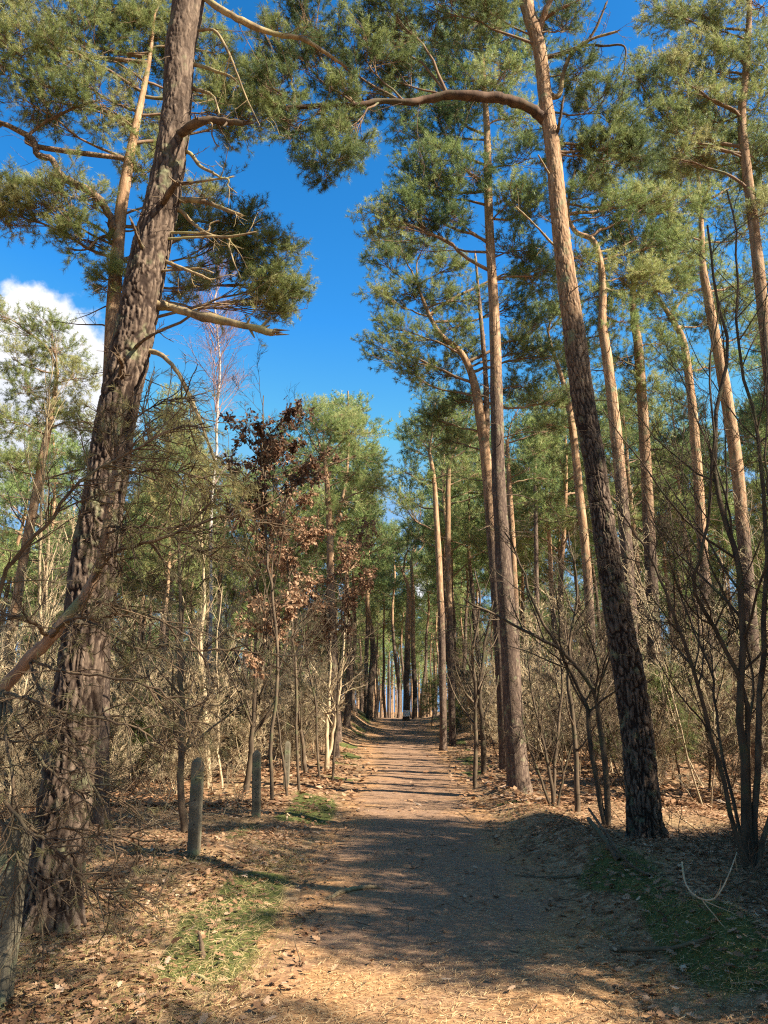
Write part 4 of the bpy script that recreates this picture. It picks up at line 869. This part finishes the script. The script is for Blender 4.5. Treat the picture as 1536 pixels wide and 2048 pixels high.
oak('tall dark oak sapling with nearly black-brown leaves against the sky', [[(545, 1590, 13.5), (548, 1400, 13.5), (540, 1200, 13.5), (532, 1050, 13.5), (530, 920, 13.5), (528, 800, 13.5)]],
    [(480, 920, 34), (510, 880, 34), (540, 850, 30), (530, 930, 38), (570, 950, 34), (600, 920, 30), (490, 960, 30), (560, 890, 30), (530, 800, 14), (460, 1000, 24), (620, 900, 16)], 61, .12, 4, 13.5, wpx=9, n1=18, n2=7, n3=4)
oak('oak sapling with bright russet leaves lit by the sun, mid height', [[(600, 1560, 15), (596, 1400, 15), (585, 1240, 15), (575, 1100, 15), (570, 1010, 15)]],
    [(540, 1000, 32), (580, 1020, 34), (620, 1010, 30), (555, 1050, 30), (600, 1060, 28), (520, 1045, 26), (640, 1040, 24), (560, 1090, 26)], 62, .6, 4, 15, wpx=7, n1=18, n2=7, n3=4)
oak('broad oak sapling holding russet leaves low beside the path', [[(665, 1545, 18), (668, 1420, 18), (672, 1300, 18), (678, 1200, 18), (682, 1100, 18)], [(640, 1545, 18), (630, 1400, 18), (610, 1280, 18), (600, 1200, 18)]],
    [(660, 1120, 30), (700, 1110, 30), (690, 1080, 26), (640, 1160, 30), (680, 1170, 30), (715, 1160, 24), (600, 1190, 26), (560, 1180, 26), (640, 1220, 30), (690, 1230, 30), (610, 1240, 24), (700, 1200, 26), (530, 1160, 26)], 63, .45, 4, 18, wpx=6, n1=18, n2=7, n3=4)
oak('small oak sapling with orange-brown leaves beside the middle post', [[(575, 1600, 14), (560, 1450, 14), (540, 1320, 14), (525, 1220, 14)]],
    [(520, 1165, 26), (560, 1150, 26), (500, 1200, 24), (590, 1170, 24), (540, 1200, 26), (570, 1220, 20)], 64, .75, 3, 14, wpx=6, n1=16, n2=7, n3=4)

# bare birch against the sky
px_sapling('bare_birch', 'bare white-stemmed birch with purple twigs standing against blue sky', 'birch tree', [
    ([(415, 1520, 24), (420, 1300, 24), (428, 1100, 24), (432, 950, 24), (430, 850, 24), (432, 760, 24), (430, 680, 24), (425, 600, 24), (440, 545, 24)], 10)], M_BIRCH, 70, n1=2, n2=1, l1=.02)
rng = np.random.default_rng(71); mb = MB(); Cb = curve(np.array([P(*q_) for q_ in [(428, 1100, 24), (430, 850, 24), (432, 760, 24), (430, 680, 24), (425, 600, 24), (440, 545, 24)]]), 20)
k1, _, _ = kids(rng, Cb[None], 46, .05, 1, .35, .8, 2.3, 9, .06, .05, .9, .55); tubes(mb, k1, .016*np.linspace(1, .25, 9), 4)
k2, _, _ = kids(rng, k1, 10, .2, 1, .3, .9, 1.0, 6, .10, .0, .9, .4); tubes(mb, k2, .006*np.linspace(1, .5, 6), 3)
k3, _, _ = kids(rng, k2, 5, .2, 1, .3, .8, .45, 4, .12, -.06, .9, .3); tubes(mb, k3, .0032*np.linspace(1, .7, 4), 3)
br_ = [o for o in bpy.data.objects if o.name.startswith('bare_birch')][0]; mb.build('twig_crown', M_PURP, br_, np.array(br_.location))
for i, (lab, pts, w) in enumerate((('thin pale birch stem with upswept twigs beneath the white cloud', [(85, 1500, 16), (82, 1250, 16), (85, 1000, 16), (100, 850, 16), (112, 690, 16)], 9),
        ('second pale thin stem crossing the pinkish slanting pine', [(70, 1510, 16), (85, 1300, 16), (88, 1100, 16), (72, 900, 16), (75, 730, 16)], 7),
        ('pale slender trunk low behind the drooping dead branches', [(418, 1560, 17), (415, 1400, 17), (412, 1250, 17), (420, 1120, 17), (410, 980, 17)], 13))):
    px_sapling('pale_sapling', lab, 'sapling', [(pts, w)], M_PALE, 75+i, n1=14, n2=6, n3=3, l1=.25, up=.1, ang=(.25, .6))

# thicket copies
def proto_thicket(seed, h, nst, mat_, name, **kw):
    rng = np.random.default_rng(seed); root = empty(name, (0, 0, 0)); mb = MB()
    a = rng.uniform(0, 6.28, nst); D = np.stack([np.cos(a)*rng.uniform(.05, .5, nst), np.sin(a)*rng.uniform(.05, .5, nst), np.ones(nst)], 1)
    S = np.stack([np.cos(a)*.08, np.sin(a)*.08, np.full(nst, -.06)], 1); st = grow(rng, S, D, h*rng.uniform(.65, 1.05, nst), 12, .07, .06)
    r0 = .006+.0022*h
    sapling_mesh(mb, [(st[k], r0*rng.uniform(.6, 1.1)*np.linspace(1, .25, 12)) for k in range(nst)], rng, sides=5, **kw)
    PARTS[root.name] = [mb.build('branches', mat_, root)]; root['h'] = h; return root
TH = [proto_thicket(201, 3.2, 4, M_PALE, 'bare_shrub', n1=16, n2=8, n3=5, r2=.005, t0=.08), proto_thicket(202, 2.4, 6, M_PALE, 'bare_shrub', n1=14, n2=8, n3=5, l1=.45, r2=.0045, t0=.05),
      proto_thicket(203, 4.2, 3, M_STEM, 'bare_shrub', n1=18, n2=8, n3=5, r2=.005, t0=.1), proto_thicket(204, 2.8, 5, M_STEM, 'bare_shrub', n1=15, n2=8, n3=5, r2=.0045, l1=.4, t0=.08),
      proto_thicket(205, 5.5, 1, M_PALE, 'bare_sapling', n1=26, n2=6, n3=4, l1=.28, r2=.006, t0=.15), proto_thicket(206, 6.5, 1, M_STEM, 'bare_sapling', n1=28, n2=6, n3=4, l1=.25, r2=.006, t0=.2),
      proto_thicket(207, 5.0, 2, M_PALE, 'bare_sapling', n1=18, n2=6, n3=4, l1=.3, r2=.006, t0=.15)]
rr = random.Random(17); tk = [(o.location.x, o.location.y) for o in bpy.data.objects if o.type == 'EMPTY' and o.get('category')]
spots = []
for k in range(20000):
    y = 9 + 52*rr.random()**1.7; half = .52*y+.3; x = rr.uniform(-half, half)
    if k % 2: y = rr.uniform(13, 36); x = float(path_c(y))+rr.choice((-1, 1))*rr.uniform(2.7, 8)
    d = x-float(path_c(y)); side = 1 if d > 0 else -1
    if abs(d) < (2.9 if y > 20 else 3.6) or (side > 0 and y < 13 and abs(d) < 6.5) or (side < 0 and y < 15 and abs(d) < 5): continue
    if y > 55 and -.02 < x/y-.012 < .03: continue
    dm = .85 if y < 35 else 1.3
    if any((x-a)**2+(y-b)**2 < (dm if (a, b) in spots else .5)**2 for a, b in spots+tk): continue
    spots.append((x, y))
    if len(spots) >= 420: break
zones = {}
usedt = set()
for (x, y) in spots:
    d = x-float(path_c(y)); side = 'L' if d < 0 else 'R'
    k = rr.choices(range(7), (6, 6, 3, 3, 4, 2, 3) if side == 'L' else (6, 5, 5, 5, 2, 3, 2))[0]; src = TH[k]; s = rr.uniform(.75, 1.2)
    if y > 20 and k in (2, 3, 5) and rr.random() < .6: k = (0, 1, 4)[k % 3]; src = TH[k]  # farther growth swapped to paler bark, passing for sunlit twigs
    if y < 13: s *= .8
    loc = (x, y, float(H(x, y)))
    if k not in usedt: usedt.add(k); o = src; o.location = loc; o.scale = (s, s, s); o.rotation_euler = (0, 0, rr.uniform(0, 6.28))
    else: o = copy_tree(src, loc, rr.uniform(0, 6.28), (s, s))
    kind = 'shrub' if k < 4 else 'sapling'; o['category'] = kind
    zones.setdefault((side, 0 if y < 22 else 1 if y < 36 else 2, kind, 'pale' if k in (0, 1, 4, 6) else 'dark'), []).append((abs(x/y-.012), o))
al = []
for (side, z, kind, tone), lst in zones.items():
    for _, o in lst: al.append((o, f"{('near', 'middle-distance', 'distant')[z]} {tone} bare {kind}", f'bare {kind}s of the undergrowth'))
label_all(al, 'bare undergrowth standing just beyond the edges of the view')
sh = []
# young evergreens low in the thicket
def proto_young(seed, h):
    rng = np.random.default_rng(seed); root = empty('young_pine', (0, 0, 0)); C = np.column_stack([np.cumsum(rng.normal(0, .02, 8)), np.cumsum(rng.normal(0, .02, 8)), np.linspace(-.05, h, 8)])
    mb = MB(); tubes(mb, C[None], (.03*np.linspace(1, .2, 8))[None], 6, .3); a = mb.build('trunk', M_BARK, root)
    pads = rpads(rng, 0, 0, .25*h, h, .33*h, 16, .22, .45, 'cone', C); mb = MB(); foliage(mb, rng, C, pads, tintb=.55, ln=.09, w=.009, nn=8, shoots=3, ntw=5, limbr=.5); c = mb.build('crown', [M_TWIG, M_NEEDLE], root)
    PARTS[root.name] = [a, c]; return root
YP = [proto_young(301, 2.6), proto_young(302, 1.8)]
for i, (px, Y, s, lab) in enumerate(((1330, 17, .9, 'young green pine low between the pale pine and the dark bush'), (1230, 20, .8, 'young green pine low beside the foot of the pale pine'), (860, 44, 1.0, 'small pine brightening the right verge near the end of the path'),
        (905, 38, .8, 'small pine on the right verge before the far crest'), (1400, 24, 1.1, 'young pine deep in the right-hand thicket'), (1120, 30, 1.1, 'young pine far behind the mossy-footed sapling'), (470, 21, .8, 'young pine behind the leaf-strewn left verge'),
        (300, 17, .9, 'young pine showing through the dead branches of the fallen one'), (700, 52, 1.0, 'tiny pine on the far left bank'), (130, 24, 1.1, 'young pine under the pinkish slanting pine'))):
    x = (px-768)/FPX*Y; src = YP[i % 2]; o = src if i < 2 else copy_tree(src, (0, 0, 0), i*1.3, (s, s)); o.scale = (s, s, s); o.location = (x, Y, float(H(x, Y))); tag(o, lab, 'young pine', 'young pines in the undergrowth')

for i, (x, y, s) in enumerate(((6.4, 3.9, 2.1), (7.3, 4.7, 2.4), (8.6, 4.4, 2.5), (8.3, 6.2, 2.6), (9.8, 5.6, 2.8), (7.2, 6.3, 1.9))):  # unseen young pines added to cast the foreground shadow band
    o = copy_tree(YP[i % 2], (x, y, float(H(x, y))), i*1.7, (s*.9*(1 if i % 2 == 0 else 1.4), s*(1 if i % 2 == 0 else 1.4))); tag(o, 'young pine standing just beyond the edge of the view', 'young pine', 'young pines outside the view')
# ------------------------------------------------------------------ the half-dead pine that has fallen across the big one
D = 5.0; stemL = [(-420, 2060, 5.4), (-300, 1850, 5.3), (-120, 1560, 5.2), (0, 1385, 5.1), (105, 1270, 5.0), (185, 1165, 4.95), (212, 1060, 4.9), (228, 950, 4.9), (238, 850, 4.9), (243, 790, 4.9)]
W3 = np.array([P(*p_) for p_ in stemL]); W3[0, 2] = float(H(W3[0, 0], W3[0, 1]))-.1; rootB = empty('fallen_pine', W3[0], 'half-dead young pine slumped against the big leaning pine, browned needles on drooping boughs', 'pine tree'); bB = W3[0]
C, R = curve(W3, 90, np.array([38, 36, 34, 31, 28, 25, 20, 14, 9, 4])*5/FPX/2); mb = MB(); rng = np.random.default_rng(80)
tubes(mb, (C+rng.normal(0, .0025, C.shape))[None], (.82*R*(1+.06*rng.normal(0, 1, 90)))[None], 16, .55); mb.build('trunk', M_TWIG, rootB, bB)
CB = C
boughs = [([(205, 1120, 4.9), (240, 1100, 4.8), (300, 1085, 4.7), (380, 1055, 4.7), (450, 1035, 4.7), (500, 1035, 4.7), (520, 1060, 4.7)], 9), ([(100, 1272, 5), (60, 1240, 4.8), (0, 1230, 4.7), (-60, 1225, 4.6)], 10),
    ([(100, 1272, 5), (140, 1238, 4.7), (200, 1235, 4.6), (260, 1222, 4.5)], 9), ([(-50, 1400, 4.4), (0, 1180, 4.3), (45, 1100, 4.3), (100, 1040, 4.3), (150, 970, 4.3), (210, 930, 4.4), (290, 890, 4.4), (350, 855, 4.5), (410, 850, 4.5)], 9),
    ([(185, 1165, 4.95), (220, 1115, 4.8), (250, 1118, 4.8)], 10), ([(190, 1275, 4.8), (260, 1290, 4.7), (330, 1293, 4.7), (430, 1300, 4.7), (520, 1305, 4.7), (610, 1312, 4.7)], 6),
    ([(60, 1320, 5), (90, 1400, 4.7), (150, 1500, 4.5), (200, 1600, 4.4), (230, 1700, 4.4), (215, 1830, 4.4)], 7), ([(0, 1390, 5), (-10, 1550, 4.6), (40, 1640, 4.4), (110, 1700, 4.3), (170, 1760, 4.3), (215, 1835, 4.3)], 9),
    ([(0, 1390, 5), (20, 1520, 4.6), (50, 1650, 4.5), (150, 1655, 4.5), (230, 1672, 4.5), (295, 1668, 4.5)], 7), ([(110, 1700, 4.3), (180, 1770, 4.3), (260, 1790, 4.3), (330, 1808, 4.3)], 6),
    ([(228, 950, 4.9), (260, 945, 4.8), (330, 940, 4.8), (400, 955, 4.8), (445, 985, 4.8)], 7), ([(235, 880, 4.9), (280, 830, 4.8), (340, 800, 4.7), (385, 800, 4.7)], 5),
    ([(215, 1060, 4.9), (250, 1060, 4.8), (300, 1050, 4.7), (370, 1085, 4.7), (440, 1120, 4.7)], 6), ([(150, 1210, 5), (220, 1210, 4.8), (300, 1230, 4.7), (380, 1280, 4.6), (420, 1340, 4.6)], 7),
    ([(0, 1385, 5), (60, 1400, 4.7), (150, 1430, 4.6), (260, 1450, 4.5), (340, 1500, 4.5)], 8), ([(0, 1385, 5), (40, 1450, 4.7), (110, 1550, 4.5), (190, 1590, 4.5), (270, 1600, 4.5)], 7),
    ([(50, 1330, 5), (120, 1340, 4.7), (200, 1350, 4.6), (290, 1370, 4.5), (370, 1420, 4.5), (400, 1480, 4.5)], 7), ([(212, 1010, 4.9), (180, 1000, 4.8), (150, 1010, 4.8)], 5), ([(232, 950, 4.9), (225, 880, 4.8), (235, 820, 4.8)], 5), ([(218, 1050, 4.9), (238, 1053, 4.8), (262, 1050, 4.8)], 5),
    ([(-60, 1480, 5.1), (-20, 1600, 4.6), (30, 1700, 4.4), (80, 1800, 4.3), (60, 1850, 4.3)], 6), ([(-60, 1480, 5.1), (10, 1480, 4.8), (90, 1490, 4.6), (150, 1530, 4.6), (175, 1600, 4.5)], 6)]
allt = []
for i, (pts, w) in enumerate(boughs):
    W3 = np.array([P(*p_) for p_ in pts])
    if i != 3 and np.linalg.norm(W3[0]-C[np.argmin(np.linalg.norm(C-W3[0], axis=1))]) < .8: W3[0] = C[np.argmin(np.linalg.norm(C-W3[0], axis=1))]
    Cc, Rc = curve(W3, 24, np.linspace(w, w*.3, len(W3))*4.8/FPX/2); Cc = Cc+np.concatenate([np.zeros((1, 3)), rng.normal(0, .006, (23, 3))]); L = np.linalg.norm(Cc[-1]-Cc[0])
    mb = MB(); tubes(mb, Cc[None], Rc[None], 8, .5); n1 = 9+int(16*L) if pts[-1][1] < 1250 else 5+int(9*L)
    k1, _, _ = kids(rng, Cc[None], n1, .12, .98, .5, 1.1, min(.42, .18+.25*L), 7, .15, -.03, .9, .3); tubes(mb, k1, .0052*np.linspace(1, .4, 7), 4)
    k2, _, _ = kids(rng, k1, 5, .25, .98, .4, 1.0, .17, 5, .18, -.02, .9, .3); tubes(mb, k2, .0022*np.linspace(1, .6, 5), 3)
    mb.build('bough', M_DARKDEAD, rootB, bB); allt.append(k2)
mb = MB()
for k2 in allt:
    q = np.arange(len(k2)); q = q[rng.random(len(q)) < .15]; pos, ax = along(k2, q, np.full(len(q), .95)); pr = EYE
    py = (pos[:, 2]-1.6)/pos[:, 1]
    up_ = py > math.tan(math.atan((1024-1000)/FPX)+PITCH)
    needles(rng, mb, pos, ax+np.array([0, 0, -.35]), 22, .07, .062, .0034, np.clip(np.where(up_, rng.normal(.65, .2, len(q)), rng.normal(.25, .2, len(q))), 0, 1), 0, .8)  # lower needles tinted darker, standing in for shade
# the tufts hanging at the top of it
rng = np.random.default_rng(83)
tp = []
for (x, y, n) in ((330, 880, 9), (360, 850, 9), (300, 850, 8), (385, 950, 12), (350, 940, 10), (420, 960, 10), (330, 1010, 9), (390, 1015, 9), (300, 930, 8), (340, 820, 8), (300, 1000, 7), (420, 1100, 10), (350, 1120, 10), (300, 1160, 10), (250, 1180, 9), (220, 1290, 12), (280, 1400, 9), (240, 1340, 8), (180, 1250, 8)):
    n = n if y < 1050 else int(n*.6)
    c = P(x, y, 4.75+rng.uniform(-.15, .3)); S = c+rng.normal(0, .09, (n, 3)); tp.append(grow(rng, S, rng.normal(0, 1, (n, 3))+np.array([.5, 0, -.4]), .22, 5, .15, -.1))
tp = np.concatenate(tp); mb2 = MB(); tubes(mb2, tp, .003*np.linspace(1, .6, 5), 4); q = np.repeat(np.arange(len(tp)), 4); pos, ax = along(tp, q, np.tile([.3, .5, .75, .98], len(tp)))
near_ = tp[:, 0]; idx = [np.argmin(np.linalg.norm(np.concatenate([CB]+[a_[:, -1] for a_ in allt])-s_, axis=1)) for s_ in near_]; T0 = np.concatenate([CB]+[a_[:, -1] for a_ in allt])[idx]
tubes(mb2, np.stack([T0, (T0+near_)/2+rng.normal(0, .01, near_.shape), near_], 1), .0032, 3); mb2.build('tuft_twigs', M_DARKDEAD, rootB, bB)
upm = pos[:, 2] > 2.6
needles(rng, mb, pos, ax+np.array([.1, 0, -.3]), 20, .08, .065, .0032, np.clip(np.where(upm, rng.normal(.85, .15, len(pos)), rng.normal(.25, .2, len(pos))), 0, 1), 0, .7)  # low tufts take a darker tint in place of shade
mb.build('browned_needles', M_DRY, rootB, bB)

# ------------------------------------------------------------------ dead wood lying about
def stick(name, label, cat, pts, w0, w1, mat_=M_DEAD, seed=0, twigs=0, lift=.0):
    rng = np.random.default_rng(seed); W3 = []
    for x, y, h in pts: g = G(x, y); W3.append(g+np.array([0, 0, 0])+np.array([0, 0, h]))
    W3 = np.array(W3); d0 = np.linalg.norm(W3[0]-EYE)/FPX/2; C, R = curve(W3, 24, np.linspace(w0*d0, w1*d0, len(W3))); C = C+rng.normal(0, .1, C.shape)*R[:, None]
    root = empty(name, C[0], label, cat, None); mb = MB(); tubes(mb, C[None], (R*(1+.1*rng.normal(0, 1, 24)))[None], 8, .5); mb.build('wood', mat_, root, C[0])
    if twigs:
        mb = MB(); k1, _, _ = kids(rng, C[None], twigs, .3, .95, .5, 1, .35, 6, .12, .03); tubes(mb, k1, .005*np.linspace(1, .4, 6), 4); mb.build('side_twigs', mat_, root, C[0])
stick('broken_log', 'broken pale-ended branch leaning in the litter before the pale pine', 'log', [(1238, 1722, .0), (1222, 1712, .07), (1200, 1706, .2), (1180, 1699, .31)], 11, 9, M_DARKDEAD, seed=1)
stick('exposed_root', 'low curved root breaking the surface in the middle of the path', 'root', [(655, 1800, -.01), (680, 1790, .018), (712, 1782, .022), (750, 1779, .016), (790, 1784, -.012)], 10, 6, M_DEAD, 2)
stick('fallen_branch', 'long pale fallen branch in the sunlit grass beside the leaning pine', 'branch', [(250, 1780, .07), (280, 1795, .05), (310, 1808, .03), (345, 1825, .01)], 8, 4, seed=3, twigs=4)
stick('fallen_branch', 'thin dark stick lying across the right half of the path', 'branch', [(1030, 1753, .01), (1080, 1757, .012), (1130, 1757, .012), (1160, 1752, .01)], 5, 3, M_DARKDEAD, 4)
stick('fallen_branch', 'dark stick on the shaded right verge above the lit foreground', 'branch', [(1220, 1905, .02), (1290, 1908, .03), (1350, 1905, .03), (1420, 1885, .03)], 9, 5, M_DARKDEAD, 5, 3)
stick('fallen_branch', 'short stick beneath the lowest leaves at the bottom left of the path edge', 'branch', [(385, 1955, .01), (400, 1962, .02), (418, 1968, .01)], 9, 6, M_DEAD, 6)
stick('bent_twig', 'white bowed twig hanging over the shaded right verge', 'twig', [(1372, 1815, .30), (1378, 1838, .22), (1400, 1850, .17), (1430, 1852, .16), (1452, 1842, .2), (1472, 1825, .28), (1484, 1800, .36)], 3, 1.8, M_PALE, 7, 4)
stick('broken_stub', 'charred dark stub poking up at the edge of the sunny grass', 'stub', [(406, 1916, -.02), (402, 1904, .05), (396, 1890, .08)], 10, 5, M_DARKDEAD, 8)
stick('fallen_branch', 'thin dead twigs lying before the broken log', 'branch', [(1180, 1660, .25), (1215, 1700, .15), (1255, 1735, .05), (1300, 1760, .03)], 5, 3, M_DARKDEAD, 9, 6)
# low dead brush at the foot of the right-hand pine
def ground_brush(label, cx, cy, rx, ry, n, h, seed, mat_=M_STEM):
    rng = np.random.default_rng(seed); x = cx+rng.normal(0, rx, n); y = cy+rng.normal(0, ry, n); S = np.stack([x, y, H(x, y)-.02], 1); root = empty('dry_brushwood', (cx, cy, float(H(cx, cy))), label, 'brushwood')
    D_ = rng.normal(0, .8, (n, 3)); D_[:, 2] = np.abs(D_[:, 2])*.8+.15; st = grow(rng, S, D_, rng.uniform(.4, 1.1, n)*h, 9, .13, -.02); mb = MB(); tubes(mb, st, .0055*np.linspace(1, .4, 9), 4)
    k, _, _ = kids(rng, st, 6, .15, 1, .4, 1, h*.4, 6, .14); tubes(mb, k, .003*np.linspace(1, .5, 6), 3); k2, _, _ = kids(rng, k, 2, .2, 1, .4, 1, h*.18, 4, .14); tubes(mb, k2, .002, 3); mb.build('twig_crown', mat_, root, (cx, cy, float(H(cx, cy))))
ground_brush('tangle of thin dead twigs at the foot of the pale pine', 4.1, 9.3, .7, .4, 40, .9, 90, M_DARKDEAD)
ground_brush('dry brushwood under the dark multi-stemmed bush', 3.7, 7.1, .6, .6, 46, .9, 91, M_STEM)
ground_brush('dry twig tangle in the lowest part of the right verge', 3.3, 5.8, .4, .5, 18, .7, 92, M_STEM)
ground_brush('pile of grey brushwood behind the chamfered post', -3.6, 12.5, .9, .9, 50, .8, 93, M_PALE)
ground_brush('pale brush heap on the left forest floor beyond the thin dark trunk', -5.2, 18, 1.4, 1.2, 70, .9, 94, M_PALE)
ground_brush('brush heap on the sunlit floor behind the pale pine', 7.0, 14.5, 1.4, 1.0, 60, .9, 95, M_PALE)
ground_brush('twiggy low growth between the leaning pine and the first post', -3.0, 6.8, .5, .4, 10, .6, 96, M_DARKDEAD)

# ------------------------------------------------------------------ litter, grass, moss
def scatter(rng, n, y0, y1, pw, fn, spread=.56):
    y = y0+(y1-y0)*rng.random(n)**pw; x = rng.uniform(-1, 1, n)*(spread*y+.6); d = x-path_c(y); a = np.abs(d)-path_w(y); k = rng.random(n) < fn(x, y, a, d); return x[k], y[k], a[k]
rng = np.random.default_rng(400)
def leaf_sheet(x, y, size, lobed, tm, ts, name, material, label, lift=.012):
    n = len(x); z = H(x, y)+lift*rng.random(n)+.004; ang = rng.uniform(0, 6.28, n); s = size*rng.uniform(.5, 1.15, n); tilt = rng.normal(0, .22, (n, 2))
    if lobed:
        L = np.array([(0, -.5), (.10, -.3), (.2, -.26), (.13, -.1), (.3, -.02), (.17, .12), (.27, .26), (.12, .36), (0, .5), (-.12, .36), (-.27, .26), (-.17, .12), (-.3, -.02), (-.13, -.1), (-.2, -.26), (-.10, -.3), (0, .0)])
        F = np.array([(i, (i+1) % 16, 16) for i in range(16)])
    else: L = np.array([(0, -.5), (.26, 0), (0, .5), (-.26, 0)]); F = np.array([(0, 1, 2), (0, 2, 3)])
    cu = rng.uniform(-.5, .6, n); lx, ly = L[:, 0][None]*s[:, None], L[:, 1][None]*s[:, None]
    lz = cu[:, None]*(lx**2*6+ly**2*1.2)/s[:, None]+tilt[:, :1]*lx+tilt[:, 1:]*ly+np.abs(tilt).sum(1)[:, None]*s[:, None]*.3
    V = np.stack([x[:, None]+lx*np.cos(ang)[:, None]-ly*np.sin(ang)[:, None], y[:, None]+lx*np.sin(ang)[:, None]+ly*np.cos(ang)[:, None], z[:, None]+lz], -1)
    mb = MB(); mb.add(V, (np.arange(n)[:, None, None]*len(L)+F[None]).reshape(-1, 3), np.repeat(np.clip(rng.normal(tm, ts, n), 0, 1), len(L)))
    tag(mb.build(name, material), label, None, None, 'stuff')
f1 = lambda x, y, a, d: np.where(a > .15, .35+.65*n2(x, y, .8, 41), np.where(a > -.45, .2, .014))*np.where(moss_at(x, y) > .3, .35, 1)
x, y, a = scatter(rng, 52000, 3.2, 13, 1.0, f1); leaf_sheet(x, y, .074, True, .45, .24, 'fallen_leaves', M_LITTER, 'curled brown oak leaves littering both verges', .03)
x, y, a = scatter(rng, 90000, 13, 48, 1.3, f1); leaf_sheet(x, y, .16, False, .45, .24, 'fallen_leaves', M_LITTER, 'brown leaf litter farther along both verges', .03)
def blades(name, label, n, y0, y1, pw, fn, h, w, tm, ts, material, lean=.5, flatten=1.0, spread=.56, lift=0):
    x, y, a = scatter(rng, n, y0, y1, pw, fn, spread); n = len(x); S = np.stack([x, y, H(x, y)-.004+lift], 1); D_ = nrm(np.stack([rng.normal(0, lean, n), rng.normal(0, lean, n), np.full(n, flatten)], 1)); hh = h*rng.uniform(.5, 1.2, (n, 1))
    Wv = nrm(np.cross(D_, rng.normal(0, 1, D_.shape)))*w/2; M1 = S+D_*hh*.55; tip = S+D_*hh*.9+np.stack([rng.normal(0, .35, n), rng.normal(0, .35, n), rng.normal(-.25, .1, n)*flatten], 1)*hh
    V = np.stack([S-Wv, S+Wv, M1+Wv*.7, M1-Wv*.7, tip], 1).reshape(-1, 3); i = np.arange(n)[:, None]*5; mb = MB()
    mb.add(V, np.concatenate([i+np.array([0, 1, 2]), i+np.array([0, 2, 3]), i+np.array([3, 2, 4])]), np.repeat(np.clip(rng.normal(tm, ts, n), 0, 1), 5)); tag(mb.build(name, material), label, None, None, 'stuff')
blades('grass', 'short green and straw grass tufts on the path edges', 90000, 3.4, 16, 1.15, lambda x, y, a, d: np.where((a > -.25) & (a < 1.6), ss(.5, .62, n2(x, y, 1.6, 51))*np.exp(-((a-.35)/.7)**2), .0), .07, .0035, .6, .25, M_GRASS, .6)
blades('dry_grass', 'bleached dry grass under the leaning pine', 42000, 3.6, 9, 1.0, lambda x, y, a, d: np.where((a > -.1) & (d < 0), ss(.35, .6, n2(x, y, 1.1, 55))*ss(3.6, 1.2, a), np.where((a > .2) & (d > 0), .12, 0)), .11, .0035, .85, .15, M_GRASS, 1.0, .55)
blades('moss', 'moss cushions along the right verge and left path edge', 120000, 3.4, 22, 1.2, lambda x, y, a, d: ss(.35, .7, moss_at(x, y)), .022, .006, .5, .3, M_MOSS, .5)
# pine needles on the path
x, y, a = scatter(rng, 150000, 3.1, 16, 1.35, lambda x, y, a, d: np.where(a < .4, (.30+.7*ss(7.2, 4.8, y))*(.25+.75*ss(.35, .65, n2(x, y, 1.3, 61)+.25*ss(-1.1, 0, a))), .35))
n = len(x); ang = rng.uniform(0, 6.28, n); L = rng.uniform(.03, .07, n); z = H(x, y)+.009+rng.random(n)*.008
dx, dy = np.cos(ang)*L, np.sin(ang)*L; wx, wy = -np.sin(ang)*.0016, np.cos(ang)*.0016; dz = rng.uniform(-.1, .25, n)*L; bx, by = -dy*rng.uniform(-.25, .25, n), dx*rng.uniform(-.25, .25, n)
V = np.stack([np.stack([x-wx, y-wy, z], 1), np.stack([x+wx, y+wy, z+.001], 1), np.stack([x+dx*.5+bx+wx, y+dy*.5+by+wy, z+dz*.8+.001], 1), np.stack([x+dx*.5+bx-wx, y+dy*.5+by-wy, z+dz*.8], 1), np.stack([x+dx, y+dy, z+dz], 1)], 1).reshape(-1, 3)
i = np.arange(n)[:, None]*5; mb = MB(); mb.add(V, np.concatenate([i+np.array([0, 1, 2]), i+np.array([0, 2, 3]), i+np.array([3, 2, 4])]), np.repeat(np.clip(rng.normal(.55, .25, n), 0, 1), 5))
tag(mb.build('fallen_needles', M_FALLN), 'tan pine needles strewn over the path', None, None, 'stuff')

rng = np.random.default_rng(700); x, y, a = scatter(rng, 2600, 3.3, 14, 1.1, lambda x, y, a, d: np.where(a > 0, .8, .25)); n = len(x)
S = np.stack([x, y, H(x, y)+.012], 1); D_ = rng.normal(0, 1, (n, 3)); D_[:, 2] *= .06; st = grow(rng, S, D_, rng.uniform(.06, .32, n), 5, .16); st[:, :, 2] = np.maximum(st[:, :, 2], H(st[:, :, 0], st[:, :, 1])+.008)
mb = MB(); tubes(mb, st, rng.uniform(.0015, .0045, n)[:, None]*np.linspace(1, .5, 5)[None], 4); tag(mb.build('fallen_twigs', M_DARKDEAD), 'small broken twigs scattered over the path and verges', None, None, 'stuff')
